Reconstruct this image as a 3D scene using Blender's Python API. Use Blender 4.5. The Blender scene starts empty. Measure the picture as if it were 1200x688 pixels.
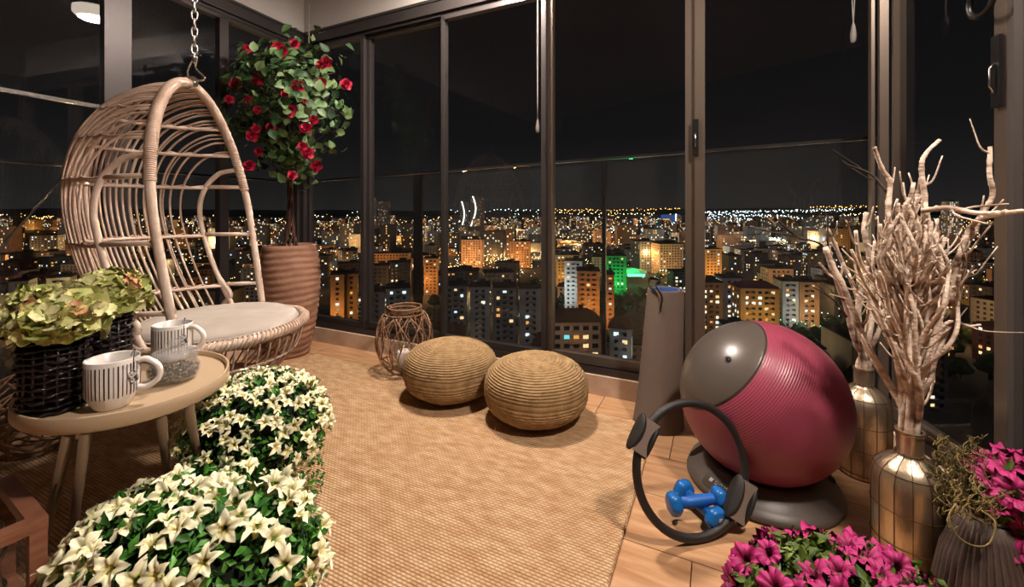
import bpy, math, random
from mathutils import Vector, Matrix, noise
from math import sin, cos, pi, sqrt
R = random.Random(7)
C = bpy.context.scene.collection
SC = bpy.context.scene

# ------------------------------------------------------------------ camera
CAMH, FP, HY = 1.2, 500.0, 246.0
cd = bpy.data.cameras.new('camera'); cam = bpy.data.objects.new('camera', cd); C.objects.link(cam)
cam.location = (0, 0, CAMH); cam.rotation_euler = (pi/2, 0, 0)
cd.sensor_width = 36; cd.lens = 36*FP/1200; cd.shift_y = -(344-HY)/1200; cd.clip_start = .02; cd.clip_end = 20000
SC.camera = cam
def at(x, y, Y): return Vector(((x-600)/FP*Y, Y, CAMH-(y-HY)/FP*Y))     # pixel + distance -> point
def fl(x, y, z=0.0):
    Y = (CAMH-z)*FP/(y-HY); return Vector(((x-600)/FP*Y, Y, z))

# ------------------------------------------------------------------ sky, added facade fill, lamps, exposure
W = bpy.data.worlds.new('night'); SC.world = W; W.use_nodes = True
nt = W.node_tree; nt.nodes.clear()
tc = nt.nodes.new('ShaderNodeTexCoord'); sp = nt.nodes.new('ShaderNodeSeparateXYZ'); cr = nt.nodes.new('ShaderNodeValToRGB')
bg = nt.nodes.new('ShaderNodeBackground'); ow = nt.nodes.new('ShaderNodeOutputWorld')
nt.links.new(tc.outputs['Generated'], sp.inputs[0]); nt.links.new(sp.outputs['Z'], cr.inputs[0])
e = cr.color_ramp.elements
e[0].position = 0.0; e[0].color = (.019, .0175, .0172, 1); e[1].position = .45; e[1].color = (.0042, .004, .0044, 1)
e.new(.05).color = (.0135, .0125, .0125, 1); e.new(.16).color = (.0075, .0070, .0073, 1)
nt.links.new(cr.outputs[0], bg.inputs[0]); bg.inputs[1].default_value = 1.0; nt.links.new(bg.outputs[0], ow.inputs[0])
sd = bpy.data.lights.new('facade_fill', 'SUN'); so = bpy.data.objects.new('facade_fill', sd); C.objects.link(so)  # added directional fill light, brightens the dark city facades
sd.energy = .26; sd.color = (.8, .85, 1); sd.angle = .02; so.rotation_euler = (math.radians(52), 0, math.radians(-28))
def area(name, loc, size, power, col, target=None, size_y=None):
    d = bpy.data.lights.new(name, 'AREA'); o = bpy.data.objects.new(name, d); C.objects.link(o)
    d.shape = 'DISK' if size_y is None else 'RECTANGLE'; d.size = size
    if size_y: d.size_y = size_y
    d.energy = power; d.color = col; o.location = loc
    if target is not None: o.rotation_euler = (Vector(target)-Vector(loc)).to_track_quat('-Z', 'Y').to_euler()
    return o
WARM = (1.0, .86, .755)
ZC = 3.22
area('room_lamp', (1.2, .48, ZC-.055), .30, 135, WARM, (0.2, 1.6, 0.2))
LAMP = Vector((-.30, 2.70, 3.2))
SC.view_settings.view_transform = 'Standard'; SC.view_settings.look = 'None'; SC.view_settings.gamma = 1
SC.view_settings.use_curve_mapping = False; SC.view_settings.exposure = 0.0

# ------------------------------------------------------------------ helpers
class MB:
    def __init__(s): s.v = []; s.f = []; s.m = []
    def add(s, v, f, mi=0):
        b = len(s.v); s.v += [tuple(p) for p in v]; s.f += [tuple(b+i for i in q) for q in f]; s.m += [mi]*len(f); return s
    def box(s, c, d, M=None, mi=0):
        x, y, z = d[0]/2, d[1]/2, d[2]/2; c = Vector(c)
        v = [Vector((a, b, e)) for a in (-x, x) for b in (-y, y) for e in (-z, z)]
        v = [(M @ p if M else p)+c for p in v]
        return s.add(v, [(0, 1, 3, 2), (4, 6, 7, 5), (0, 4, 5, 1), (2, 3, 7, 6), (0, 2, 6, 4), (1, 5, 7, 3)], mi)
    def bar(s, a, b, w, h, up=(0, 0, 1), mi=0):
        a, b = Vector(a), Vector(b); d = b-a; L = d.length; d.normalize(); u = Vector(up); x = d.cross(u)
        if x.length < 1e-4: x = d.cross(Vector((0, 1, 0)))
        x.normalize(); u = x.cross(d)
        M = Matrix((x, d, u)).transposed()
        return s.box((a+b)/2, (w, L, h), M, mi)
    def tube(s, P, r, n=8, closed=False, caps=True, mi=0, flat=1.0):
        P = [Vector(p) for p in P]; N = len(P)
        if not hasattr(r, '__len__'): r = [r]*N
        up = None; b = len(s.v)
        for i in range(N):
            a = P[i-1] if (i > 0 or closed) else P[i]; c = P[(i+1) % N] if (i < N-1 or closed) else P[i]
            t = (c-a)
            if t.length < 1e-9: t = Vector((0, 0, 1))
            t.normalize()
            if up is None:
                up = Vector((0, 0, 1)) if abs(t.z) < .9 else Vector((1, 0, 0))
            up = (up-t*up.dot(t))
            if up.length < 1e-6: up = t.orthogonal()
            up.normalize(); w = t.cross(up)
            for k in range(n):
                an = 2*pi*k/n; s.v.append(tuple(P[i]+(w*cos(an)+up*sin(an)*flat)*r[i]))
        rows = N if closed else N-1
        for i in range(rows):
            for k in range(n):
                A = b+i*n; B = b+((i+1) % N)*n; s.f.append((A+k, A+(k+1) % n, B+(k+1) % n, B+k)); s.m.append(mi)
        if caps and not closed:
            s.f.append(tuple(b+k for k in reversed(range(n)))); s.m.append(mi)
            s.f.append(tuple(b+(N-1)*n+k for k in range(n))); s.m.append(mi)
        return s
    def lathe(s, prof, n=32, c=(0, 0, 0), M=None, fn=None, mi=0):
        b = len(s.v); c = Vector(c)
        for i, (r, z) in enumerate(prof):
            for k in range(n):
                an = 2*pi*k/n
                rr, zz = fn(r, z, an, i) if fn else (r, z)
                p = Vector((rr*cos(an), rr*sin(an), zz)); s.v.append(tuple((M @ p if M else p)+c))
        for i in range(len(prof)-1):
            for k in range(n):
                A = b+i*n; B = A+n; s.f.append((A+k, A+(k+1) % n, B+(k+1) % n, B+k)); s.m.append(mi)
        if prof[0][0] > 1e-5: s.f.append(tuple(b+k for k in reversed(range(n)))); s.m.append(mi)
        return s
    def capt(s, n, mi=0):
        b = len(s.v)-n; s.f.append(tuple(b+k for k in range(n))); s.m.append(mi); return s
    def mesh(s, name, mats, smooth=True):
        me = bpy.data.meshes.new(name); me.from_pydata(s.v, [], s.f)
        if not isinstance(mats, (list, tuple)): mats = [mats]
        for m in mats: me.materials.append(m)
        if len(mats) > 1: me.polygons.foreach_set('material_index', s.m)
        if smooth: me.polygons.foreach_set('use_smooth', [True]*len(me.polygons))
        me.update(); return me
    def build(s, name, mats, parent=None, smooth=True, loc=None, auto=None):
        me = s.mesh(name, mats, smooth)
        if auto and smooth: me.set_sharp_from_angle(angle=math.radians(auto))
        o = bpy.data.objects.new(name, me); C.objects.link(o)
        if parent: o.parent = parent
        if loc is not None: o.location = loc
        return o
def tag(o, label=None, cat=None, group=None, kind=None):
    if label: o['label'] = label
    if cat: o['category'] = cat
    if group: o['group'] = group
    if kind: o['kind'] = kind
    return o
def empty(name, loc=(0, 0, 0), rz=0, **k):
    o = bpy.data.objects.new(name, None); C.objects.link(o); o.location = loc; o.rotation_euler = (0, 0, rz); o.empty_display_size = .05
    return tag(o, **k)
def inst(name, me, parent, loc=(0, 0, 0), rot=None, scale=None, mat=None):
    o = bpy.data.objects.new(name, me); C.objects.link(o)
    if parent: o.parent = parent
    if mat is not None: o.matrix_local = mat
    else:
        o.location = loc
        if rot: o.rotation_euler = rot
        if scale: o.scale = scale if hasattr(scale, '__len__') else (scale,)*3
    return o
def copy_tree(o, parent=None):
    c = o.copy(); C.objects.link(c)
    if parent: c.parent = parent
    for ch in list(o.children): copy_tree(ch, c)
    return c
def wobble(P, amp, f=6., seed=0):
    return [Vector(p)+Vector(noise.noise_vector(Vector(p)*f+Vector((seed*3.1, seed, -seed))))*amp for p in P]
def bez(p, n=16):                               # Catmull-Rom through points
    p = [Vector(q) for q in p]; q = [p[0]*2-p[1]]+p+[p[-1]*2-p[-2]]; out = []
    for i in range(1, len(q)-2):
        for k in range(n):
            t = k/n; a, b, c, d = q[i-1:i+3]
            out.append(.5*((2*b)+(c-a)*t+(2*a-5*b+4*c-d)*t*t+(3*b-a-3*c+d)*t**3))
    out.append(p[-1]); return out
def frame_of(z, twist=0.):                      # rotation whose local Z points along z
    z = Vector(z).normalized(); return z.to_track_quat('Z', 'Y').to_matrix() @ Matrix.Rotation(twist, 3, 'Z')
def srgb(r, g, b): return tuple(((c/255+.055)/1.055)**2.4 if c > 10 else c/255/12.92 for c in (r, g, b))+(1,)

def mat(name, col, rough=.5, metal=0., col2=None, scale=8., bump=0., bscale=40., rand=0., emis=None, estr=0., stretch=None, spec=None,
        coat=0., detail=3., trans=0., ior=1.45, contrast=(.35, .65), ramp=None, rough2=None):
    m = bpy.data.materials.new(name); m.use_nodes = True; t = m.node_tree; p = t.nodes['Principled BSDF']
    p.inputs['Base Color'].default_value = col if len(col) == 4 else (*col, 1)
    p.inputs['Roughness'].default_value = rough; p.inputs['Metallic'].default_value = metal
    p.inputs['Coat Weight'].default_value = coat; p.inputs['IOR'].default_value = ior
    if trans: p.inputs['Transmission Weight'].default_value = trans
    if spec is not None: p.inputs['Specular IOR Level'].default_value = spec
    co = t.nodes.new('ShaderNodeTexCoord'); vec = co.outputs['Object']
    if stretch:
        mp = t.nodes.new('ShaderNodeMapping'); mp.inputs['Scale'].default_value = stretch; t.links.new(vec, mp.inputs[0]); vec = mp.outputs[0]
    out = None
    if col2 is not None:
        nz = t.nodes.new('ShaderNodeTexNoise'); nz.inputs['Scale'].default_value = scale; nz.inputs['Detail'].default_value = detail
        t.links.new(vec, nz.inputs['Vector']); rp = t.nodes.new('ShaderNodeValToRGB')
        rp.color_ramp.elements[0].position = contrast[0]; rp.color_ramp.elements[1].position = contrast[1]
        rp.color_ramp.elements[0].color = col if len(col) == 4 else (*col, 1); rp.color_ramp.elements[1].color = col2 if len(col2) == 4 else (*col2, 1)
        t.links.new(nz.outputs[0], rp.inputs[0]); out = rp.outputs[0]
        t.links.new(out, p.inputs['Base Color'])
        if rough2 is not None:
            mr = t.nodes.new('ShaderNodeMapRange'); mr.inputs['From Min'].default_value = contrast[0]; mr.inputs['From Max'].default_value = contrast[1]
            mr.inputs['To Min'].default_value = rough; mr.inputs['To Max'].default_value = rough2
            t.links.new(nz.outputs[0], mr.inputs[0]); t.links.new(mr.outputs[0], p.inputs['Roughness'])
    if rand:
        oi = t.nodes.new('ShaderNodeObjectInfo'); hs = t.nodes.new('ShaderNodeHueSaturation')
        mr = t.nodes.new('ShaderNodeMapRange'); mr.inputs['To Min'].default_value = 1-rand; mr.inputs['To Max'].default_value = 1+rand
        t.links.new(oi.outputs['Random'], mr.inputs[0]); t.links.new(mr.outputs[0], hs.inputs['Value'])
        if out: t.links.new(out, hs.inputs['Color'])
        else: hs.inputs['Color'].default_value = p.inputs['Base Color'].default_value
        t.links.new(hs.outputs[0], p.inputs['Base Color'])
    if bump:
        nb = t.nodes.new('ShaderNodeTexNoise'); nb.inputs['Scale'].default_value = bscale; nb.inputs['Detail'].default_value = 4
        t.links.new(vec, nb.inputs['Vector']); bp = t.nodes.new('ShaderNodeBump'); bp.inputs['Strength'].default_value = bump; bp.inputs['Distance'].default_value = .01
        t.links.new(nb.outputs[0], bp.inputs['Height']); t.links.new(bp.outputs[0], p.inputs['Normal'])
    if emis is not None:
        p.inputs['Emission Color'].default_value = emis if len(emis) == 4 else (*emis, 1); p.inputs['Emission Strength'].default_value = estr
    return m
def emit(name, col, s, sample=False):
    m = bpy.data.materials.new(name); m.use_nodes = True; t = m.node_tree; t.nodes.clear()
    e = t.nodes.new('ShaderNodeEmission'); e.inputs[0].default_value = (*col[:3], 1); e.inputs[1].default_value = s
    o = t.nodes.new('ShaderNodeOutputMaterial'); t.links.new(e.outputs[0], o.inputs[0])
    if not sample: m.cycles.emission_sampling = 'NONE'
    return m
def glassmat(name, tint=(1, 1, 1), refl=1.0, rough=0.0, haze=0.0, ior=1.5):
    m = bpy.data.materials.new(name); m.use_nodes = True; t = m.node_tree; t.nodes.clear()
    tr = t.nodes.new('ShaderNodeBsdfTransparent'); tr.inputs[0].default_value = (*tint, 1)
    gl = t.nodes.new('ShaderNodeBsdfGlossy'); gl.inputs['Roughness'].default_value = rough; gl.inputs[0].default_value = (refl, refl, refl, 1)
    fr = t.nodes.new('ShaderNodeFresnel'); fr.inputs[0].default_value = ior; mx = t.nodes.new('ShaderNodeMixShader')
    o = t.nodes.new('ShaderNodeOutputMaterial')
    ge = t.nodes.new('ShaderNodeNewGeometry'); su = t.nodes.new('ShaderNodeMath'); su.operation = 'SUBTRACT'; su.inputs[0].default_value = 1
    t.links.new(ge.outputs['Backfacing'], su.inputs[1]); mu = t.nodes.new('ShaderNodeMath'); mu.operation = 'MULTIPLY'
    t.links.new(fr.outputs[0], mu.inputs[0]); t.links.new(su.outputs[0], mu.inputs[1])
    t.links.new(mu.outputs[0], mx.inputs[0]); t.links.new(tr.outputs[0], mx.inputs[1]); t.links.new(gl.outputs[0], mx.inputs[2])
    last = mx.outputs[0]
    if haze:
        df = t.nodes.new('ShaderNodeBsdfDiffuse'); df.inputs[0].default_value = (.5, .5, .5, 1); m2 = t.nodes.new('ShaderNodeMixShader')
        m2.inputs[0].default_value = haze; t.links.new(last, m2.inputs[1]); t.links.new(df.outputs[0], m2.inputs[2]); last = m2.outputs[0]
    t.links.new(last, o.inputs[0]); return m

# ------------------------------------------------------------------ plan of the room
A = Vector((-1.95, 4.0, 0)); B = Vector((1.87, 2.15, 0))
db = (B-A).normalized(); nb_ = Vector((db.y, -db.x, 0))                 # into the room
if nb_.y > 0: nb_ = -nb_
dl = Vector((-.4, -1, 0)).normalized(); nl_ = Vector((-dl.y, dl.x, 0))
if nl_.x < 0: nl_ = -nl_
dr = Vector((-.2, -1, 0)).normalized(); nr_ = Vector((dr.y, -dr.x, 0))
if nr_.x > 0: nr_ = -nr_
def hit(P, d, u):                # distance along the wall at which a sight line x/y = u meets it
    return (u*P.y-P.x)/(d.x-u*d.y)
ZH = 2.84                        # top of the frames
def wallmat(P, d, n, z=0.):      # local x along wall, y into the room
    return Matrix(((d.x, n.x, 0, P.x), (d.y, n.y, 0, P.y), (0, 0, 1, z), (0, 0, 0, 1)))
def onwall(P, d, n, s, off, z): return Vector((P.x+d.x*s+n.x*off, P.y+d.y*s+n.y*off, z))

M_frame = mat('frame_aluminium', srgb(66, 61, 60), .38, .5, rand=0)
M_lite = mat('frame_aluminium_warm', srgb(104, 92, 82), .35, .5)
M_white = mat('lintel_plaster', srgb(180, 173, 168), .85, 0, col2=srgb(188, 181, 176), scale=2)
M_kerb = mat('kerb_stone', srgb(196, 172, 150), .55, 0, col2=srgb(176, 150, 128), scale=5, bump=.15, bscale=60)
M_glass = glassmat('window_glass', (.96, .965, .965), .8, 0, 0)
M_rail = glassmat('railing_glass', (.93, .95, .94), .8, .02, .012)
M_dark = mat('dark_wall', srgb(70, 64, 60), .8)
M_black = mat('black_plastic', srgb(18, 17, 17), .35)
M_chrome = mat('chrome', (.75, .73, .7), .18, 1.0)
M_plank = mat('plank', srgb(190, 150, 112), .42, 0, col2=srgb(160, 116, 80), scale=3.0, stretch=(1.2, 9, 1), bump=.12, bscale=14, rand=.10, detail=6)
M_grout = mat('grout', srgb(120, 96, 74), .9)

# ------------------------------------------------------------------ floor, planks
LW, RW = 3.7, 1.5
def inroom(x, y, m=0.0):
    p = Vector((x, y, 0)); return nb_.dot(p-A) > m and nl_.dot(p-A) > m and nr_.dot(p-B) > m
back0 = -1.6
lend = A+dl*((A.y-back0)/-dl.y); rend = B+dr*((B.y-back0)/-dr.y)
fm = MB(); fm.add([(A.x, A.y, -.012), (B.x, B.y, -.012), (rend.x, rend.y, -.012), (lend.x, lend.y, -.012)], [(0, 3, 2, 1)])
fm.add([(A.x, A.y, -.1), (B.x, B.y, -.1), (rend.x, rend.y, -.1), (lend.x, lend.y, -.1)], [(0, 1, 2, 3)])
floor = tag(fm.build('floor', M_grout, smooth=False), 'floor of long wood look tiles in warm oak brown', kind='structure')
PW, PL = .30, 1.20
def clip(poly, n, p0):
    out = []
    for i in range(len(poly)):
        a, b = poly[i], poly[(i+1) % len(poly)]; da, db2 = n.dot(a-p0), n.dot(b-p0)
        if da >= 0: out.append(a)
        if (da >= 0) != (db2 >= 0): out.append(a+(b-a)*(da/(da-db2)))
    return out
pk = fl(811, 658); sk = (pk-A).dot(db); tk = (pk-A).dot(nb_)
full = MB().box((0, 0, -.006), (PL-.004, PW-.004, .012)).mesh('plank', M_plank, False)
for j in range(-9, 14):
    for i in range(-5, 5):
        s0 = sk+i*PL+((j*.37) % 1)*PL; t0 = tk+j*PW
        c = A+db*(s0+PL/2)+nb_*(t0+PW/2)
        cor = [A+db*(s0+a*PL+(.002 if a == 0 else -.002))+nb_*(t0+b*PW+(.002 if b == 0 else -.002)) for a, b in ((0, 0), (1, 0), (1, 1), (0, 1))]
        ins = [inroom(q.x, q.y) and q.y > back0 for q in cor]
        if all(ins):
            o = inst('plank', full, floor, mat=Matrix(((db.x, nb_.x, 0, c.x), (db.y, nb_.y, 0, c.y), (0, 0, 1, 0), (0, 0, 0, 1))))
        else:
            q = clip(clip(clip(clip(cor, nb_, A), nl_, A), nr_, B), Vector((0, 1, 0)), Vector((0, back0, 0)))
            if len(q) < 3: continue
            n = len(q); m = MB()
            loc = [Vector(((p-c).dot(db), (p-c).dot(nb_), 0)) for p in q]
            m.add([(p.x, p.y, 0) for p in loc]+[(p.x, p.y, -.012) for p in loc], [tuple(range(n)), tuple(range(2*n-1, n-1, -1))]+[(k, n+k, n+(k+1) % n, (k+1) % n) for k in range(n)])
            me = m.mesh('plank', M_plank, False)
            inst('plank', me, floor, mat=Matrix(((db.x, nb_.x, 0, c.x), (db.y, nb_.y, 0, c.y), (0, 0, 1, 0), (0, 0, 0, 1))))

# ------------------------------------------------------------------ kerbs, frames, glass, lintels
LB = (B-A).length; LL = (lend-A).length; LR = (rend-B).length
def strip(name, P, d, n, s0, s1, y0, y1, z0, z1, m, label=None, parent=None):
    b = MB(); c = onwall(P, d, n, (s0+s1)/2, (y0+y1)/2, (z0+z1)/2)
    Mx = Matrix(((d.x, n.x, 0), (d.y, n.y, 0), (0, 0, 1)))
    b.box(c, (abs(s1-s0), abs(y1-y0), z1-z0), Mx)
    if parent is not None: return b.build(name, m, parent, False)
    return tag(b.build(name, m, None, False), label, kind='structure')
strip('baseboard_back', A, db, nb_, 0, LB, -.15, .02, -.01, .125, M_kerb, 'pale stone kerb under the long window row')
strip('baseboard_left', A, dl, nl_, 0, LL, -.15, .02, -.01, .125, M_kerb, 'pale stone kerb under the left windows')
strip('baseboard_right', B, dr, nr_, 0, LR, -.15, .02, -.01, .125, M_kerb, 'pale stone kerb under the right windows')
strip('wall_back', A, db, nb_, -.1, LB+.1, -.12, .0, ZH, ZC+.1, M_white, 'white lintel above the long window row')
strip('wall_left', A, dl, nl_, -.1, LL, -.12, .0, ZH, ZC+.1, M_white, 'white lintel above the left windows')
strip('wall_right', B, dr, nr_, -.1, LR, -.12, .0, ZH, ZC+.1, M_white, 'white lintel above the right windows')
M_ceil = mat('ceiling_paint', srgb(200, 192, 184), .9)
cm = MB(); cs = [(A.x-.3, A.y+.5), (B.x+.3, B.y+.5), (rend.x+.3, rend.y), (lend.x-.3, lend.y)]
cm.add([(x, y, ZC) for x, y in cs]+[(x, y, ZC+.15) for x, y in cs], [(0, 1, 2, 3), (7, 6, 5, 4), (0, 4, 5, 1), (1, 5, 6, 2), (2, 6, 7, 3), (3, 7, 4, 0)])
tag(cm.build('ceiling', M_ceil, None, False), 'plain white ceiling', kind='structure')
rm = MB(); rm.box(((lend.x+rend.x)/2, back0-.06, ZC/2), (rend.x-lend.x+.6, .1, ZC))
tag(rm.build('wall_rear', mat('rear_wall', srgb(84, 74, 68), .9), None, False), 'plain rear wall of the room behind the viewpoint', kind='structure')

def window(idx, P, d, n, s0, s1, m, label, wide=(.055, .055), glassz=None, y=-.05, fw=None, extra=None):
    """one sash between s0 and s1 (centres of its stiles)"""
    w = empty('window_%d' % idx, onwall(P, d, n, (s0+s1)/2, y, .125)); w['kind'] = 'structure'; w['label'] = label
    def bx(nm, a, b, y0, y1, z0, z1, mt=m):
        q = MB(); c = onwall(P, d, n, (a+b)/2, (y0+y1)/2, (z0+z1)/2)-w.location
        q.box(c, (abs(b-a), abs(y1-y0), z1-z0), Matrix(((d.x, n.x, 0), (d.y, n.y, 0), (0, 0, 1)))); return q.build(nm, mt, w, False)
    for s, wd in ((s0, wide[0]), (s1, wide[1])):
        if wd: bx('stile', s-wd/2 if s is s1 else s, s if s is s1 else s+wd/2, y-.025, y+.03, .20, ZH-.13)
    bx('bottom_rail', s0, s1, y-.025, y+.03, .165, .225); bx('top_rail', s0, s1, y-.025, y+.03, ZH-.155, ZH-.10)
    bx('pane', s0+.01, s1-.01, y-.003, y+.003, .22, ZH-.15, M_glass)
    return w
def tracks(nm, P, d, n, L, label):
    t = empty(nm, onwall(P, d, n, L/2, 0, .125)); t['kind'] = 'structure'; t['label'] = label
    def bx(name, y0, y1, z0, z1):
        q = MB(); c = onwall(P, d, n, L/2, (y0+y1)/2, (z0+z1)/2)-t.location
        q.box(c, (L, y1-y0, z1-z0), Matrix(((d.x, n.x, 0), (d.y, n.y, 0), (0, 0, 1)))); q.build(name, M_frame, t, False)
    bx('bottom_track', -.13, 0.0, .125, .150); bx('track_lip', -.006, .0, .150, .172); bx('track_lip', -.085, -.079, .150, .165)
    bx('header', -.12, .012, ZH-.10, ZH); bx('header_lip', -.012, .02, ZH-.012, ZH+.01); bx('header_step', -.115, -.01, ZH-.125, ZH-.10)
    return t
tracks('trim_1', A, db, nb_, LB, 'grey aluminium track and header of the long window row')
tracks('trim_2', A, dl, nl_, LL, 'grey aluminium track and header of the left windows')
tracks('trim_3', B, dr, nr_, LR, 'grey aluminium track and header of the right windows')
sb = [0.03]+[hit(A, db, (x-600)/FP) for x in (425, 516, 639, 814)]+[LB-.03]
labs = ['narrow tall window pane in the corner behind the potted tree', 'tall window pane behind the wicker lantern', 'tall window pane behind the left pouf, grey apartment blocks outside',
        'wide window pane above the right pouf', 'wide window pane behind the exercise ball']
for k in range(5):
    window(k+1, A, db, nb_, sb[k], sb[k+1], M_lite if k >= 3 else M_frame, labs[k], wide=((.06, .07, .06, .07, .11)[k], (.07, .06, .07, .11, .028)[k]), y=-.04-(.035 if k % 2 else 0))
sl = [0.03]+[hit(A, dl, (x-600)/FP) for x in (265, 141)]+[LL*.72, LL]
labs = ['narrow window pane left of the potted tree', 'window pane behind the hanging egg chair', 'window pane at the far left beyond the hydrangeas', 'window pane beside the viewpoint on the left']
for k in range(4):
    window(k+6, A, dl, nl_, sl[k], sl[k+1], M_frame, labs[k], wide=((.06, .07, .14, .1)[k], (.07, .14, .1, .1)[k]), y=-.05)
q = strip('rail', A, dl, nl_, sl[2], sl[3], -.05, -.028, 1.825, 1.845, M_chrome, parent=bpy.data.objects['window_8'])
q.name = 'glazing_bar'; q.location = -bpy.data.objects['window_8'].location
sr = [0.03]+[hit(B, dr, (x-600)/FP) for x in (1172,)]+[hit(B, dr, 1.30)+.35, LR]
labs = ['window pane behind the branch vases on the right', 'dark window pane at the right edge of the view', 'window pane beside the viewpoint on the right']
for k in range(3):
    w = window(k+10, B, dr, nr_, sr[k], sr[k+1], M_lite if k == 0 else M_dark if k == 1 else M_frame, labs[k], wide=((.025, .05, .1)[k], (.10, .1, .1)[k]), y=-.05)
# corner posts
for nm, P in (('trim_4', A), ('trim_5', B)):
    q = MB().box((0, 0, 0), ((.06 if nm == 'trim_4' else .035), (.06 if nm == 'trim_4' else .035), ZH-.225)); ang = math.atan2(db.y, db.x)
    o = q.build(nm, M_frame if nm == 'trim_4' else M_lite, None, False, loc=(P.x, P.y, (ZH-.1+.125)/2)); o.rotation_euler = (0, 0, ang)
    o['kind'] = 'structure'; o['label'] = 'aluminium post in the far left corner' if nm == 'trim_4' else 'aluminium post in the right corner behind the vases'
# latches
def latch(P, d, n, s, z, h, y, label):
    t = empty('window_latch', onwall(P, d, n, s, y, z), label=label, cat='latch')
    Mx = Matrix(((d.x, n.x, 0), (d.y, n.y, 0), (0, 0, 1)))
    MB().box((0, 0, 0), (.034, .012, h), Mx).build('plate', M_black, t, False)
    MB().tube([Mx @ Vector((0, .006, -h*.3)), Mx @ Vector((0, .022, -h*.2)), Mx @ Vector((0, .022, h*.05)), Mx @ Vector((0, .006, h*.12))], .004, 8).build('lever', M_chrome, t)
s_ = hit(A, db, (815-600)/FP); Yl = (A+db*s_).y
latch(A, db, nb_, s_, CAMH-(161-HY)/FP*Yl, 43/FP*Yl, .002-.01, 'small black latch on the broad window post above the exercise ball')
s_ = hit(B, dr, (1168-600)/FP)-.01; Yl = (B+dr*s_).y
latch(B, dr, nr_, s_, CAMH-(84-HY)/FP*Yl, 84/FP*Yl, -.008, 'long black latch on the pale window post at the right edge')

# ------------------------------------------------------------------ lamp on the ceiling
lp = empty('ceiling_lamp', (LAMP.x, LAMP.y, ZC-.001), label='round white ceiling lamp mirrored in the left window glass', cat='lamp')
MB().lathe([(.001, 0), (.18, 0), (.18, -.03), (.17, -.035)], 32).build('fitting', M_chrome, lp)
MB().lathe([(.165, -.02), (.17, -.09), (.145, -.11), (0.0005, -.115)], 32).build('diffuser', emit('lamp_diffuser', (1, .84, .68), 16.0, True), lp)
lp2 = empty('ceiling_lamp', (1.2, .48, ZC-.001), label='flat round ceiling lamp above the viewpoint', cat='lamp')
MB().lathe([(.001, 0), (.19, 0), (.19, -.04), (.17, -.045), (.17, -.03), (.001, -.03)], 32).build('fitting', M_chrome, lp2)
area('ceiling_lamp_light', (LAMP.x, LAMP.y, ZC-.13), .26, 105, WARM)

# ------------------------------------------------------------------ balcony railing outside
def edge(P, n, off): return P-n*off
off = .40
def rp(u, z):     # point on the back railing line seen along u
    P = A-nb_*off; s = hit(P, db, u); q = P+db*s; return Vector((q.x, q.y, z))
c0 = rp(-.494, 1.50); c1 = rp(.872, 1.62)
rl = empty('balcony_railing', (c0.x, c0.y, -.1), label='glass balcony railing with thin dark rail beyond the long window row', cat='railing')
M_rm = mat('railing_metal', srgb(60, 58, 58), .3, .7)
o0 = rl.location
MB().bar(c0-o0, c1-o0, .03, .018).build('top_rail', M_rm, rl, False)
us = [-.494, (490-600)/FP, (708-600)/FP, .872]
for k, u in enumerate(us):
    f = (u-us[0])/(us[-1]-us[0]); z = 1.5+.12*f
    p = rp(u, z); w = (.035, .085, .028, .04)[k]
    MB().bar(Vector((p.x, p.y, -.1))-o0, p-o0, w, .03, up=nb_).build('post', M_rm, rl, False)
for k in range(3):
    a = rp(us[k], -.1); b = rp(us[k+1], -.1); za = 1.5+.12*(us[k]-us[0])/(us[-1]-us[0]); zb = 1.5+.12*(us[k+1]-us[0])/(us[-1]-us[0])
    m = MB(); v = []
    for y in (-.004, .004):
        for p, z in ((a, -.1), (b, -.1), (b, zb), (a, za)): v.append(Vector((p.x, p.y, z))+nb_*y-o0)
    m.add(v, [(0, 1, 2, 3), (7, 6, 5, 4), (0, 4, 5, 1), (2, 6, 7, 3), (1, 5, 6, 2), (0, 3, 7, 4)]).build('glass_pane', M_rail, rl, False)
rl2 = empty('balcony_railing', (c0.x-.05, c0.y-.05, -.1), label='glass balcony railing with diagonal rod beyond the left windows', cat='railing'); o0 = rl2.location
P = c0-Vector((.05, .05, 0)); e2 = P+dl*4.6
MB().bar(P-o0, Vector((e2.x, e2.y, 1.5))-o0, .03, .018).build('top_rail', M_rm, rl2, False)
for s in (1.3, 2.6, 4.55):
    p = P+dl*s; MB().bar(Vector((p.x, p.y, -.1))-o0, Vector((p.x, p.y, 1.5))-o0, .03, .03).build('post', M_rm, rl2, False)
m = MB(); m.bar(Vector((P.x, P.y, .7))-o0, Vector((e2.x, e2.y, .7))-o0, .006, 1.58); m.build('glass_pane', M_rail, rl2, False)
s1 = hit(P, dl, -1.19); s2 = hit(P, dl, -1.04); pa = P+dl*s1; pb = P+dl*s2
pa = Vector((pa.x, pa.y, CAMH-(285-HY)/FP*pa.y)); pb = Vector((pb.x, pb.y, CAMH-(200-HY)/FP*pb.y))
MB().tube([pa-o0, pb-o0], .008, 8).build('diagonal_rod', M_chrome, rl2)
# slab of the balcony outside
m = MB(); v = [A-nb_*.0, B-nb_*.0, B-nb_*.6+Vector((.3, 0, 0)), A-nb_*.6-Vector((.6, 0, 0))]
q = strip('trim_6', A, db, nb_, -.6, LB+.2, -.55, -.15, -.2, -.1, M_kerb, 'narrow concrete balcony slab outside the long window row')
q = strip('trim_7', A, dl, nl_, .2, LL, -.7, -.15, -.2, -.1, M_kerb, 'narrow concrete balcony slab outside the left windows')

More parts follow.
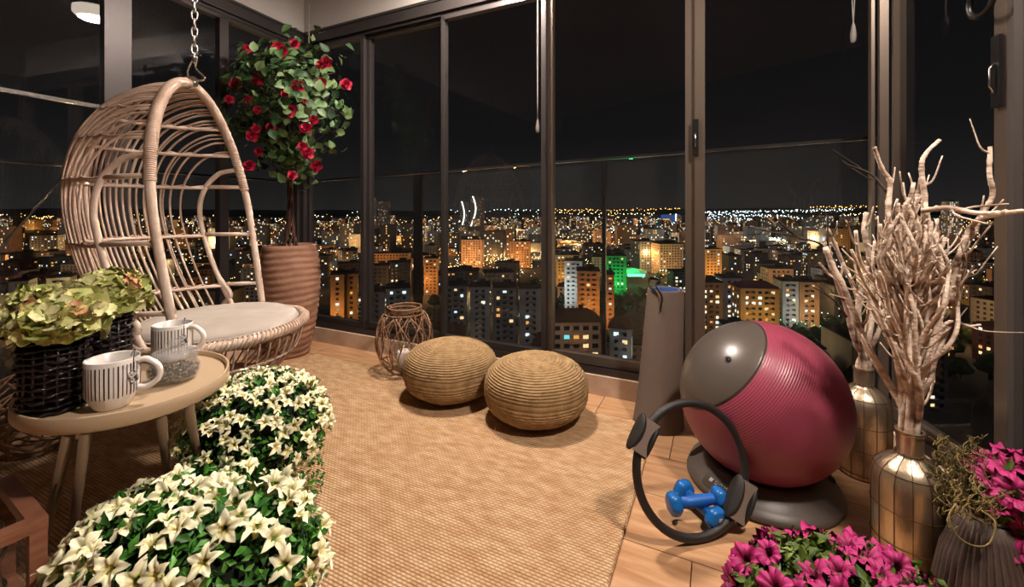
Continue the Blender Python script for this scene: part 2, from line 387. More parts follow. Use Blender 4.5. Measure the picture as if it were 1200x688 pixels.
# ------------------------------------------------------------------ blind cords
M_cord = mat('cord', srgb(150, 146, 140), .6)
def cord(u, off, ztop, zbot, label, w=.012, weight=.09):
    s = hit(A+nb_*off, db, u); p = A+nb_*off+db*s
    t = empty('blind_cord', (p.x, p.y, ztop), label=label, cat='blind cord')
    L = ztop-zbot; P_ = []
    for k in range(13):
        f = k/12; P_.append(Vector((0, 0, 0))+db*(w*sin(pi*f)*1.0)+Vector((0, 0, -L*f)))
    for k in range(12, -1, -1):
        f = k/12; P_.append(db*(-w*sin(pi*f))+Vector((0, 0, -L*f)))
    MB().tube(P_, .0022, 6).build('loop', M_cord, t)
    MB().lathe([(.001, -L-weight), (.011, -L-weight+.005), (.015, -L-weight*.6), (.008, -L-.004), (.003, -L+.01)], 12).build('weight', mat('weight_plastic', srgb(170, 168, 165), .25, trans=.5), t)
cord((1000-600)/FP, .06, 3.07, CAMH+(246-48)/FP*2.36, 'pale looped blind cord with drop weight above the branch vases')
cord((630-600)/FP, .05, 3.07, CAMH+(246-138)/FP*2.85, 'thin blind cord with grey weight beside the middle window post', .004)
p = at(362, 55, 3.86)
MB().tube([(p.x, p.y, 3.07), (p.x, p.y, p.z)], .006, 6)
t = empty('blind_cord', (p.x, p.y, 3.07), label='short pale blind cord in the far corner above the potted tree', cat='blind cord')
MB().tube([(0, 0, 0), (0, 0, p.z-3.07)], .006, 6).build('cord_strand', M_cord, t)
# ring by the right post
p = at(1160, 8, 1.70)
p = onwall(B, dr, nr_, hit(B, dr, 1.125)-.0, .035, at(0, 8, 1.6).z)
t = empty('curtain_ring', p, label='glossy black curtain ring hooked on the right window post', cat='ring')
MB().tube([Vector((0, 0, 0))+(dr*cos(a)+Vector((0, 0, 1))*sin(a))*.05 for a in [2*pi*k/32 for k in range(32)]], .010, 10, closed=True).build('ring_body', M_black, t)
MB().tube([(0, 0, .05), -nr_*.03+Vector((0, 0, .08))], .006, 8).build('hook', M_chrome, t)

# ------------------------------------------------------------------ the city below
GZ = -75.0
M_ground = mat('city_ground', srgb(52, 47, 42), .95, 0, col2=srgb(84, 76, 66), scale=.02)
gm = MB(); gm.add([(-9000, 40, GZ), (9000, 40, GZ), (9000, 9000, GZ+5), (-9000, 9000, GZ+5)], [(0, 1, 2, 3)])
tag(gm.build('ground', M_ground, None, False), 'dark city ground far below the balcony', kind='structure')
def hill(name, px0, px1, y0, y1, Y, label, seed):
    m = MB(); n = 60; v = []
    for j, (dy, f) in enumerate(((-500, 0), (0, 1), (900, .6), (1800, 0))):
        for i in range(n+1):
            x = px0+(px1-px0)*i/n; t = i/n; yy = y0+(y1-y0)*t+2.2*noise.noise(Vector((t*9, seed, 0)))
            top = CAMH-(yy-HY)/FP*Y
            v.append(((x-600)/FP*Y, Y+dy, (GZ-10)*(1-f)+top*f))
    m.add(v, [(j*(n+1)+i, j*(n+1)+i+1, (j+1)*(n+1)+i+1, (j+1)*(n+1)+i) for j in range(3) for i in range(n)])
    return tag(m.build(name, mat('hill_slope', srgb(22, 21, 19), 1), None), label, kind='structure')
hill('hills', -200, 520, 243, 247, 5200, 'low dark hills on the horizon', 1)
hill('hills', 480, 1500, 247, 240, 6400, 'low dark hills on the horizon at the right', 5)
hill('hills', 560, 900, 262, 264, 2600, 'dark wooded ridge in front of the horizon', 9)
hill('hills', 850, 1300, 258, 254, 3000, 'dark wooded ridge in front of the horizon at the right', 13)

FCOL = {'grey': srgb(136, 132, 128), 'pale': srgb(176, 170, 160), 'tan': srgb(150, 112, 72), 'peach': srgb(205, 160, 128), 'orange': srgb(176, 128, 84),
        'yellow': srgb(190, 150, 90), 'brick': srgb(110, 62, 44), 'dim': srgb(76, 70, 66), 'green': srgb(60, 150, 90), 'blue': srgb(50, 90, 200)}
FM = {k: mat('facade_'+k, c, .9, 0, col2=tuple(min(1, q*1.25) for q in c[:3])+(1,), scale=.15) for k, c in FCOL.items()}
M_roof = mat('roof_tar', srgb(34, 28, 26), .95); M_roofred = mat('roof_red', srgb(80, 36, 26), .95)
M_wd = mat('window_unlit', srgb(24, 24, 26), .3); M_trim = mat('balcony_slab', srgb(150, 142, 132), .9)
M_wl = [emit('window_lit_warm', (1, .66, .30), 1.5), emit('window_lit_amber', (1, .45, .10), 1.1), emit('window_lit_cool', (.75, .9, 1), 1.6), emit('window_lit_cream', (1, .85, .6), 1.9),
        emit('window_lit_teal', (.2, .85, .9), 1.2)]
def facade_quads(w, d, h, rnd, lit, fh=3.0, cw=3.4, m=1.6, sides='fs', ww=1.5, wh=1.5):
    """front faces -y; returns lit / unlit quads"""
    L, U = MB(), MB()
    nx = max(1, int((w-m)/cw)); nz = max(1, int((h-2)/fh)); ny = max(1, int((d-m)/cw))
    for iz in range(nz):
        z = h-2.4-iz*fh
        for ix in range(nx):
            x = (ix-(nx-1)/2)*cw
            o = L if rnd.random() < lit else U; mi = rnd.choice((0, 0, 1, 2, 3, 3)) if o is L else 0
            y = -d/2-.06; a, b = ww/2*rnd.choice((1, 1, 1.3)), wh/2
            o.add([(x-a, y, z-b), (x+a, y, z-b), (x+a, y, z+b), (x-a, y, z+b)], [(0, 1, 2, 3)], mi)
        for sx in (-1, 1):
            for iy in range(ny):
                yy = (iy-(ny-1)/2)*cw; o = L if rnd.random() < lit else U; mi = rnd.choice((0, 1, 2, 3)) if o is L else 0
                x = sx*(w/2+.06); a, b = ww/2, wh/2
                q = [(x, yy-a, z-b), (x, yy+a, z-b), (x, yy+a, z+b), (x, yy-a, z+b)]
                o.add(q if sx > 0 else q[::-1], [(0, 1, 2, 3)], mi)
    return L, U
def body_mb(w, d, h, stair=True):
    b = MB(); b.box((0, 0, h/2), (w, d, h)); return b
def balc_mb(w, d, h, n, fh=3.0, cw=3.4):
    b = MB(); nz = int((h-2)/fh)
    for iz in range(nz):
        z = h-3.6-iz*fh
        for k in range(n):
            x = (k-(n-1)/2)*(w/n); b.box((x, -d/2-.55, z+.45), (min(3.0, w/n*.6), 1.1, .9))
    return b
TEMPL = {}
def template(kind, w, d, h, lit, nb, rnd, col, roof):
    L, U = facade_quads(w, d, h, rnd, lit)
    return dict(body=body_mb(w, d, h).mesh('walls', FM[col], False), lit=L.mesh('lit_windows', M_wl, False) if L.v else None,
                unlit=U.mesh('dark_windows', M_wd, False), balc=balc_mb(w, d, h, nb).mesh('balconies', FM[col], False) if nb else None,
                roof=roofmesh(w, d, h, roof))
def roofmesh(w, d, h, roof):
    b = MB()
    if roof == 'flat':
        b.box((0, 0, h+.3), (w+.8, d+.8, .6)); b.box((w*.15, 0, h+1.6), (w*.3, d*.4, 2.4)); m = M_roof
    else:
        a, c = w/2+.8, d/2+.8
        b.add([(-a, -c, h), (a, -c, h), (a, c, h), (-a, c, h), (-a*.55, 0, h+3.2), (a*.55, 0, h+3.2)], [(0, 1, 5, 4), (1, 2, 5), (2, 3, 4, 5), (3, 0, 4), (3, 2, 1, 0)]); m = M_roofred
        b.box((a*.3, 0, h+3), (1.5, 1.5, 2.4))
    return b.mesh('roof', m, False)
placed = []
def put(T, x, y, rz, label, group=None, z=GZ, cat='building', name='apartment_building'):
    e = empty(name, (x, y, z), rz, label=label, cat=cat, group=group)
    inst('walls', T['body'], e); inst('roof', T['roof'], e)
    if T['lit']: tag(inst('lit_windows', T['lit'], e), kind='stuff')
    tag(inst('dark_windows', T['unlit'], e), kind='stuff')
    if T['balc']: tag(inst('balconies', T['balc'], e), kind='stuff')
    return e
def glow(x, y, z, p, col, r=.8):
    d = bpy.data.lights.new('street_light', 'POINT'); o = bpy.data.objects.new('street_light', d); C.objects.link(o)
    d.energy = p; d.color = col; d.shadow_soft_size = r; o.location = (x, y, z); return o
ORG, YEL, COOL, GRN = (1, .52, .18), (1, .66, .28), (.75, .88, 1), (.05, 1, .35)
rb = random.Random(3)
# explicit blocks: left px, right px, roof y, distance, depth, colour, lit share, balconies, roof, turn, light colour, light power, label
EX = [
 (646, 703, 377, 150, 14, 'peach', 0, 0, 'hip', .03, None, 0, None),
 (520, 546, 335, 232, 14, 'grey', .10, 1, 'flat', .06, None, 0, 'grey apartment tower, leftmost of the row right of the lantern'),
 (550, 573, 336, 226, 14, 'pale', .10, 1, 'flat', .06, None, 0, 'pale grey apartment tower with dark stair strips, second of the row'),
 (577, 604, 337, 221, 14, 'grey', .13, 1, 'flat', .06, None, 0, 'grey apartment tower with few lit rooms, third of the row'),
 (608, 634, 338, 216, 14, 'pale', .13, 1, 'flat', .06, None, 0, 'pale grey apartment tower beside the middle window post'),
 (422, 446, 342, 240, 14, 'grey', .08, 1, 'flat', .25, None, 0, 'grey apartment block just right of the second window post'),
 (449, 476, 338, 236, 14, 'pale', .08, 1, 'flat', .25, None, 0, 'pale apartment block behind the wicker lantern'),
 (384, 399, 322, 250, 12, 'tan', .14, 0, 'flat', .3, ORG, 9000, 'tan apartment tower lit orange beside the tree planter'),
 (401, 415, 321, 256, 12, 'tan', .14, 0, 'flat', .3, ORG, 9000, 'tan apartment tower lit orange next to the second window post'),
 (428, 452, 312, 330, 16, 'dim', .12, 1, 'flat', .2, None, 0, 'dark grey block behind the pale ones at the left'),
 (452, 478, 308, 345, 16, 'dim', .16, 1, 'flat', .2, None, 0, 'dark grey block with scattered lit rooms'),
 (436, 478, 297, 470, 18, 'orange', .1, 2, 'flat', .1, ORG, 42000, 'long low block lit bright orange'),
 (496, 512, 303, 380, 14, 'orange', .1, 1, 'flat', .1, ORG, 22000, 'narrow orange lit block at the dark railing post'),
 (541, 566, 281, 560, 18, 'peach', .15, 1, 'flat', -.1, ORG, 60000, 'orange lit block below the two curved light strips'),
 (598, 622, 283, 560, 18, 'orange', .2, 1, 'flat', -.1, ORG, 60000, 'bright orange lit tower left of the middle window post'),
 (520, 560, 318, 330, 18, 'dim', .2, 2, 'flat', .1, None, 0, 'dark block with lit rooms behind the grey row'),
 (566, 600, 320, 322, 18, 'dim', .15, 2, 'flat', .1, YEL, 9000, 'dark block dimly lit from the street behind the grey row'),
 (664, 684, 306, 300, 14, 'pale', .2, 1, 'flat', -.2, COOL, 9000, 'pale stepped block with white lit stair strip'),
 (679, 705, 318, 262, 18, 'orange', .2, 2, 'flat', -.15, ORG, 14000, 'orange lit block with balconies right of the middle post'),
 (713, 722, 322, 250, 16, 'orange', .2, 1, 'flat', -.15, ORG, 9000, 'narrow orange lit block beside the green floodlight'),
 (652, 680, 299, 400, 16, 'yellow', .1, 2, 'flat', 0, ORG, 20000, 'yellow lit block above the peach house'),
 (711, 735, 300, 360, 16, 'green', .2, 1, 'flat', -.1, GRN, 26000, 'block bathed in green floodlight'),
 (748, 768, 283, 520, 30, 'grey', .1, 0, 'flat', .1, YEL, 16000, 'round grey tower above the rolled mat'),
 (771, 800, 286, 500, 26, 'peach', .12, 0, 'flat', .1, YEL, 20000, 'broad peach block left of the broad window post'),
 (826, 846, 292, 420, 16, 'yellow', .25, 1, 'flat', 0, ORG, 24000, 'yellow lit block just right of the broad window post'),
 (822, 848, 331, 250, 14, 'tan', .35, 1, 'flat', -.1, None, 0, 'tan block with many lit rooms behind the exercise ball'),
 (849, 870, 326, 262, 14, 'grey', .35, 1, 'flat', -.1, YEL, 5000, 'grey block with many lit rooms behind the exercise ball'),
 (871, 914, 338, 238, 14, 'yellow', .3, 2, 'hip', -.12, YEL, 14000, 'yellow lit block with dark hipped roof above the exercise ball'),
 (921, 938, 330, 260, 14, 'pale', .12, 1, 'flat', -.2, COOL, 7000, 'tall pale tower right of the yellow lit block'),
 (941, 962, 331, 258, 14, 'orange', .4, 1, 'flat', -.2, YEL, 8000, 'orange tower with many lit rooms above the ball'),
 (950, 966, 296, 420, 14, 'dim', .3, 1, 'flat', -.2, None, 0, 'slim dark tower left of the branch vases'),
 (970, 996, 268, 700, 20, 'tan', .1, 1, 'flat', -.1, YEL, 50000, 'distant tan block left of the bright white sign'),
 (903, 930, 315, 330, 14, 'peach', .1, 1, 'flat', -.1, None, 0, 'dim peach block behind the yellow lit one'),
 (990, 1022, 300, 420, 16, 'dim', .25, 1, 'flat', -.1, YEL, 14000, 'dim block behind the bundle of branches'),
 (720, 745, 385, 170, 12, 'pale', .35, 1, 'hip', -.3, COOL, 1800, 'small pale house with lit rooms left of the rolled mat'),
 (470, 496, 262, 1100, 20, 'dim', .05, 0, 'flat', 0, None, 0, 'distant slim grey tower left of the railing post'),
 (430, 440, 232, 1500, 24, 'grey', .08, 0, 'flat', 0, None, 0, 'very tall distant tower, left one of a pair'),
 (443, 455, 236, 1500, 24, 'grey', .08, 0, 'flat', 0, None, 0, 'very tall distant tower, right one of a pair'),
 (539, 549, 236, 1300, 24, 'dim', .05, 0, 'flat', 0, None, 0, 'tall tower with a curved strip of white light, left one'),
 (551, 567, 230, 1300, 24, 'dim', .05, 0, 'flat', 0, None, 0, 'tall tower with a curved strip of white light, right one'),
 (2, 18, 330, 230, 14, 'pale', .15, 1, 'flat', .6, None, 0, 'pale block behind the hydrangeas at the left edge'),
 (22, 44, 322, 250, 14, 'brick', .25, 1, 'flat', .6, ORG, 6000, 'reddish block behind the hydrangeas'),
 (48, 68, 326, 250, 14, 'pale', .3, 1, 'flat', .6, ORG, 6000, 'pale block left of the egg chair'),
 (36, 60, 276, 600, 18, 'grey', .25, 1, 'flat', .4, ORG, 30000, 'distant grey block left of the egg chair'),
 (1112, 1124, 236, 900, 18, 'pale', .5, 0, 'flat', -.3, None, 0, 'tall lit tower behind the branches at the right'),
]
for (x0, x1, ytop, Y, dep, col, lit, nb, roof, turn, lc, lpw, label) in EX:
    xc = (x0+x1)/2; w = (x1-x0)/FP*Y; h = CAMH-(ytop-HY)/FP*Y-GZ; X = (xc-600)/FP*Y
    if label is None:
        # nearest house: every window its own part
        e = empty('apartment_building', (X, Y+dep/2, GZ), turn, label='peach apartment house with red roof right of the middle window post', cat='building')
        inst('walls', body_mb(w, dep, h).mesh('walls', FM['peach'], False), e); inst('roof', roofmesh(w+1, dep+1, h, 'hip'), e)
        wf = MB().box((0, 0, 0), (2.2, .3, 1.7)).mesh('window_frame', M_trim, False); pn = MB().box((0, -.18, 0), (1.9, .08, 1.4))
        pu = pn.mesh('pane', M_wd, False); pl = [pn.mesh('pane', m_, False) for m_ in M_wl]
        lits = {(1, 1): 4, (3, 1): 0, (2, 1): 1, (2, 3): 3, (2, 0): None, (3, 2): 0, (0, 3): 2, (4, 3): 0}
        nrow = 8
        for i in range(5):
            for j in range(nrow):
                o = inst('window', wf, e, ((i-2)*3.35, -dep/2-.1, h-2.2-j*3.1)); li = lits.get((i, j)) if j < 4 else (rb.choice((0, 3, None, None)))
                inst('pane', pu if li is None else pl[li], o)
        for j in range(nrow): inst('balcony', MB().box((0, 0, 0), (w*.36, 1.3, 1.0)).mesh('balcony', FM['peach'], False), e, (.4, -dep/2-.7, h-3.9-j*3.1))
        glow(X-4, Y-16, GZ+38, 1500, (1, .75, .5))
    else:
        put(template('x', w, dep, h, lit, nb, rb, col, roof), X, Y+dep/2, turn, label)
    placed.append((X, Y+dep/2, max(w, dep)*.75))
    if lc:
        rr = max(14, w*.8); glow(X-w*.2, Y-rr, GZ+h*.42, lpw*.62, lc, 2)
# curved light strips on the towers, sign, floodlit patch
t1 = empty('light_strip', at(543, 250, 1290), label='wavy strip of white light on the left tall tower', cat='light strip')
M_strip = emit('strip_light', (1, .96, .88), 2.6)
MB().tube([at(541+3*sin((y-236)/30*pi), y, 1285)-t1.location for y in range(236, 268, 3)], 2.0, 6).build('light_line', M_strip, t1)
t1 = empty('light_strip', at(556, 250, 1290), label='wavy strip of white light on the right tall tower', cat='light strip')
MB().tube([at(554+3.5*sin((y-230)/32*pi*1.1), y, 1285)-t1.location for y in range(230, 268, 3)], 2.2, 6).build('light_line', M_strip, t1)
t1 = empty('lit_sign', at(1016, 273, 690), label='bright white upright sign on a far building beside the branches', cat='sign')
MB().box((0, 0, 0), (10, 2, 22)).build('sign_face', emit('sign_glow', (1, .93, .7), 1.6), t1, False)
MB().box((0, 8, -12), (34, 14, 46)).build('sign_wall', FM['dim'], t1, False)
t1 = empty('glass_tower', at(786, 257, 2300), label='distant tower lit blue on the horizon left of the broad window post', cat='building')
MB().box((0, 0, -20), (90, 40, 90)).build('walls', emit('blue_glow', (.12, .3, 1), .28), t1, False)
MB().box((20, -22, -20), (7, 2, 100)).build('light_line', M_strip, t1, False)
p = fl(737, 329, GZ)
t1 = empty('floodlit_canopy', p, label='green floodlit canopy roof above the rolled mat', cat='canopy')
MB().lathe([(20, 8), (17, 11), (9, 13), (.01, 14)], 20).build('canopy_roof', mat('canopy_sheet', srgb(150, 190, 160), .6), t1)
MB().lathe([(.5, 0), (.5, 8)], 8).build('canopy_post', M_trim, t1)
MB().box((2, -20.5, 9.0), (18, .6, 2.6)).build('light_box', emit('green_glow', (.15, 1, .45), 3.0), t1, False)
glow(p.x, p.y-14, p.z+24, 22000, GRN, 2); glow(p.x-14, p.y-4, p.z+8, 9000, GRN, 2); glow(p.x+10, p.y+12, p.z+14, 8000, GRN, 2)

# the unnumbered rest of the town: 300 nearest as buildings, the others joined
cols = ['grey', 'dim', 'dim', 'tan', 'pale', 'peach', 'brick', 'yellow', 'dim', 'grey']
TL = []
for k in range(16):
    w = rb.uniform(14, 30); d = rb.uniform(12, 18); h = rb.uniform(12, 27); c = cols[k % len(cols)]
    TL.append((w, d, h, c, template('t', w, d, h, rb.uniform(.14, .36), rb.choice((0, 1, 2)), rb, c, rb.choice(('flat', 'flat', 'hip')))))
cand = []
Y = 165.
while Y < 760:
    X = -1.28*Y
    while X < 1.28*Y:
        cand.append((X+rb.uniform(-9, 9), Y+rb.uniform(-9, 9))); X += rb.uniform(34, 54)*(1+Y/1500)
    Y += 36*(1+Y/1100)
def free(x, y, r):
    pxx = 600+FP*x/y
    if 712 < pxx < 782 and 235 < y < 452: return False
    if 540 < pxx < 645 and 470 < y < 560: return False
    return all((x-a)**2+(y-b)**2 > (r+c)**2 for a, b, c in placed)
cnt = 0; CN = {'grey': 'grey', 'dim': 'dark grey', 'tan': 'tan', 'pale': 'pale', 'peach': 'peach', 'brick': 'brick red', 'yellow': 'yellowish'}
for x, y in sorted(cand, key=lambda q: q[0]**2+q[1]**2):
    w, d, h, c, T = rb.choice(TL)
    if not free(x, y, max(w, d)*.62): continue
    placed.append((x, y, max(w, d)*.55)); cnt += 1
    if cnt > 250: break
    z = GZ if y < 320 else GZ
    put(T, x, y, rb.choice((.0, .1, -.25, .35, pi/2+.1, pi/2-.2)), '%s low apartment block among the distant night streets' % CN[c], '%s low blocks in the distant town' % CN[c])
# far blocks joined
fb = {k: MB() for k in ('grey', 'dim', 'tan', 'peach', 'pale')}; fw = MB()
Y = 640.
while Y < 2400:
    X = -1.3*Y
    while X < 1.3*Y:
        x = X+rb.uniform(-12, 12); y = Y+rb.uniform(-15, 15); X += rb.uniform(34, 70)*(Y/700)**.75
        if not free(x, y, 14): continue
        w = rb.uniform(16, 40); d = rb.uniform(12, 22); h = rb.choice((12, 15, 18, 24, 34)) if rb.random() < .8 else rb.uniform(36, 52)
        k = rb.choice(list(fb)); a = rb.uniform(-.3, .3); Mx = Matrix.Rotation(a, 3, 'Z')
        fb[k].box((x, y, GZ+h/2), (w, d, h), Mx)
        nx, nz = int(w/4.5), int(h/4)
        s = 1+Y/2200
        for i in range(nx):
            for j in range(nz):
                if rb.random() < .24:
                    p = Mx @ Vector(((i-(nx-1)/2)*4.3, -d/2-.3, 0))+Vector((x, y, GZ+h-2.5-j*4)); dx = Mx @ Vector((.8*s, 0, 0)); dz = Vector((0, 0, .9*s))
                    fw.add([p-dx-dz, p+dx-dz, p+dx+dz, p-dx+dz], [(0, 1, 2, 3)], rb.choice((0, 0, 1, 1, 2, 3)))
    Y += 46*(Y/640)**.9
for k, m in fb.items(): tag(m.build('distant_building_blocks', FM[k], None, False), '%s blocks of the far town too small to tell apart' % {'dim': 'dark'}.get(k, k), 'buildings', kind='stuff')
tag(fw.build('distant_lit_windows', M_wl, None, False), 'tiny lit windows of the far town blocks', 'windows', kind='stuff')
# street lamps
lmats = [emit('lamp_sodium', (1, .42, .08), 9), emit('lamp_warm', (1, .72, .36), 10), emit('lamp_cool', (.8, .92, 1), 10), emit('lamp_green', (.2, 1, .7), 5)]
LM = [MB() for _ in lmats]
def dot(k, x, y, z, r):
    LM[k].add([(x-r, y, z), (x, y-r, z), (x+r, y, z), (x, y+r, z), (x, y, z+r), (x, y, z-r)], [(0, 1, 4), (1, 2, 4), (2, 3, 4), (3, 0, 4), (1, 0, 5), (2, 1, 5), (3, 2, 5), (0, 3, 5)])
for k in range(4800):
    yy = HY+3+abs(rb.gauss(0, 1))*34+rb.random()*12
    if yy > 430: continue
    px = rb.uniform(-60, 1260); p = fl(px, yy, GZ+8)
    if yy < 262: p.z = CAMH-(yy-HY)/FP*min(p.y, 4800); p.y = min(p.y, 4800); p.x = (px-600)/FP*p.y
    c = rb.choices((0, 1, 2, 3), (.46, .28, .24, .02))[0]
    dot(c, p.x, p.y, p.z, p.y*.00075*rb.choice((1, 1, 1.4, .8)))
# rows of street lamps along roads
for (xa, ya, xb, yb, n, c) in ((645, 246, 705, 246, 26, 0), (645, 249, 770, 251, 40, 1), (710, 247, 800, 244, 30, 0), (826, 249, 1000, 246, 110, 2), (826, 256, 960, 256, 60, 2), (830, 262, 930, 268, 60, 2), (845, 276, 935, 284, 60, 1), (830, 270, 1030, 266, 50, 1), (545, 300, 640, 297, 36, 1), (545, 304, 640, 300, 36, 0), (750, 258, 800, 256, 20, 2), (640, 290, 800, 285, 40, 0), (640, 275, 720, 272, 30, 1), (370, 290, 420, 300, 16, 1), (826, 252, 930, 253, 60, 2), (950, 243, 1030, 242, 40, 0),
     (520, 248, 635, 246, 26, 2), (360, 254, 420, 249, 20, 2), (860, 283, 925, 281, 50, 1), (870, 279, 915, 279, 40, 2), (560, 306, 640, 302, 40, 1), (520, 312, 600, 306, 24, 0),
     (845, 258, 900, 262, 50, 2), (700, 268, 800, 262, 50, 2), (720, 272, 800, 268, 40, 2), (820, 316, 852, 315, 16, 0), (372, 312, 420, 322, 18, 0), (985, 252, 1035, 250, 24, 1), (975, 278, 1035, 270, 30, 1),
     (20, 262, 75, 250, 36, 0), (20, 270, 75, 266, 20, 0), (1120, 300, 1156, 345, 12, 2), (870, 370, 1000, 385, 26, 3), (880, 352, 990, 372, 16, 2)):
    for i in range(n):
        t = i/n+rb.uniform(-.01, .01); px = xa+(xb-xa)*t+rb.gauss(0, 1); py = ya+(yb-ya)*t+rb.gauss(0, .8); Yd = min(5000, 66*FP/max(3, py-HY)) if py < 290 else (67*FP/(py-HY))
        p = at(px, py, Yd); dot(c, p.x, p.y, p.z, Yd*.0009*rb.choice((1, 1.3, .8)))
for k, m in enumerate(LM): tag(m.build('street_lights', lmats[k], None, False), '%s points of light scattered over the night city' % ('orange', 'warm white', 'cool white', 'green')[k], 'lights', kind='stuff')
# street glow
for k in range(84):
    px = rb.uniform(-20, 1180); yy = rb.choice((rb.uniform(262, 300), rb.uniform(290, 390))); p = fl(px, yy, GZ+9)
    q = rb.random(); colr = ORG if q < .6 else YEL if q < .8 else COOL
    glow(p.x, p.y, GZ+rb.uniform(16, 26), 3.2*(p.y/10)**2*rb.uniform(.5, 2.2)*2.6, colr, 1)
glow(*(fl(392, 313, GZ)-Vector((0, 10, -20))), 26000, ORG, 2); glow(*(fl(388, 307, GZ)-Vector((0, 10, -14))), 14000, COOL, 2)
for q_ in range(7): glow(*(fl(548+q_*15, 307-q_*.8, GZ)+Vector((0, -4, 9))), 17000, ORG, 2)
for q_ in range(4): glow(*(fl(376+q_*13, 318, GZ)+Vector((0, -4, 8))), 8000, ORG, 2)
for q_ in range(5): glow(*(fl(835+q_*45, 300+(q_%2)*12, GZ)+Vector((0, -4, 10))), 15000, ORG if q_ % 2 else YEL, 2)
glow(*(fl(893, 283, GZ)+Vector((0, 0, 30))), 260000, COOL, 3); glow(*(fl(840, 318, GZ)+Vector((0, 0, 16))), 26000, ORG, 2)
# tree crowns
M_tree = mat('tree_crown', srgb(34, 44, 22), 1, 0, col2=srgb(52, 64, 30), scale=.5)
tb = MB()
for k in range(520):
    px = rb.uniform(0, 1180); yy = rb.uniform(295, 455) if rb.random() < .75 else rb.uniform(345, 455); 
    if k < 110: px = rb.uniform(840, 1020); yy = rb.uniform(372, 450)
    elif k < 200 and k >= 150: px = rb.uniform(712, 782); yy = rb.uniform(350, 415)
    elif k < 150: px = rb.uniform(645, 740); yy = rb.uniform(345, 380)
    p = fl(px, yy, GZ)
    if not (free(p.x, p.y, 2) or (712 < px < 782 and 348 < yy < 420)): continue
    r = rb.uniform(3, 5.5); h = rb.uniform(5, 9); b = len(tb.v)
    tb.lathe([(.4, 0), (.5, h*.4), (r*.8, h*.5), (r, h*.75), (r*.8, h), (r*.4, h+r*.5), (.05, h+r*.65)], 9, p, fn=lambda r_, z_, an, i: (r_*(1+.22*sin(an*3+k+i*2)), z_+.4*sin(an*4+k)))
tag(tb.build('street_trees', M_tree), 'dark tree crowns between the distant blocks', 'trees', kind='stuff')

# ================================================================== RUG
M_rug = bpy.data.materials.new('jute_rug'); M_rug.use_nodes = True; t = M_rug.node_tree; p = t.nodes['Principled BSDF']
p.inputs['Roughness'].default_value = .95; p.inputs['Specular IOR Level'].default_value = .1
co = t.nodes.new('ShaderNodeTexCoord'); sx = t.nodes.new('ShaderNodeSeparateXYZ'); t.links.new(co.outputs['Object'], sx.inputs[0])
def mth(t, op, a, b=None, c=None):
    n = t.nodes.new('ShaderNodeMath'); n.operation = op
    for i, v in enumerate((a, b, c)):
        if v is None: continue
        if hasattr(v, 'links') or hasattr(v, 'node'): t.links.new(v, n.inputs[i])
        else: n.inputs[i].default_value = v
    return n.outputs[0]
row = mth(t, 'MULTIPLY', sx.outputs['Y'], 1/.0125*pi)
rowi = mth(t, 'FLOOR', mth(t, 'MULTIPLY', sx.outputs['Y'], 1/.0125))
ridge = mth(t, 'ABSOLUTE', mth(t, 'SINE', row))
ph = mth(t, 'MULTIPLY', rowi, 1.9)
knot = mth(t, 'ABSOLUTE', mth(t, 'SINE', mth(t, 'ADD', mth(t, 'MULTIPLY', sx.outputs['X'], 1/.021*pi), ph)))
hgt = mth(t, 'MULTIPLY', mth(t, 'POWER', ridge, .6), mth(t, 'ADD', mth(t, 'MULTIPLY', mth(t, 'POWER', knot, .7), .6), .4))
nz = t.nodes.new('ShaderNodeTexNoise'); nz.inputs['Scale'].default_value = 26; nz.inputs['Detail'].default_value = 5
mp = t.nodes.new('ShaderNodeMapping'); mp.inputs['Scale'].default_value = (.6, 1.5, 1); t.links.new(co.outputs['Object'], mp.inputs[0]); t.links.new(mp.outputs[0], nz.inputs['Vector'])
rp_ = t.nodes.new('ShaderNodeValToRGB'); el = rp_.color_ramp.elements
el[0].position = .32; el[0].color = srgb(196, 154, 112); el[1].position = .68; el[1].color = srgb(228, 194, 154); el.new(.5).color = srgb(212, 174, 132)
t.links.new(nz.outputs[0], rp_.inputs[0])
mx = t.nodes.new('ShaderNodeMix'); mx.data_type = 'RGBA'; mx.inputs[6].default_value = srgb(112, 76, 50)
t.links.new(mth(t, 'POWER', hgt, .55), mx.inputs[0]); t.links.new(rp_.outputs[0], mx.inputs[7]); t.links.new(mx.outputs[2], p.inputs['Base Color'])
bp = t.nodes.new('ShaderNodeBump'); bp.inputs['Strength'].default_value = .9; bp.inputs['Distance'].default_value = .008
t.links.new(mth(t, 'ADD', hgt, mth(t, 'MULTIPLY', nz.outputs[0], .3)), bp.inputs['Height']); t.links.new(bp.outputs[0], p.inputs['Normal'])
rc = fl(768, 501); rfar = rc-db*2.68
RWd, RLn = 2.68, 2.62
rug = MB(); n1 = 134
vx = []
# body with softly ribbed border: each row is a shallow ridge at the near edges
prof_ = [(0, 0), (0, .012), (.012, .018), (.05, .018)]
def rloc(a, b, z): return (-a, -b, z)
outer = [(0, 0), (RWd, 0), (RWd, RLn), (0, RLn)]
for inset, z in ((0, 0.001), (0, .010), (.006, .016), (.02, .017)):
    for (a, b) in outer:
        aa = min(max(a, inset), RWd-inset); bb = min(max(b, inset), RLn-inset); vx.append((-aa, -bb, z))
rug.add(vx, [(i*4+k, i*4+(k+1) % 4, i*4+4+(k+1) % 4, i*4+4+k) for i in range(3) for k in range(4)]+[(12, 13, 14, 15)])
# frame: x along the far edge (towards the right), y into the window
ro = rug.build('rug', M_rug, None, False)
ro.matrix_world = Matrix(((db.x, -nb_.x, 0, rc.x), (db.y, -nb_.y, 0, rc.y), (0, 0, 1, 0), (0, 0, 0, 1)))
tag(ro, 'large woven jute rug in warm straw brown on the plank floor', 'rug')

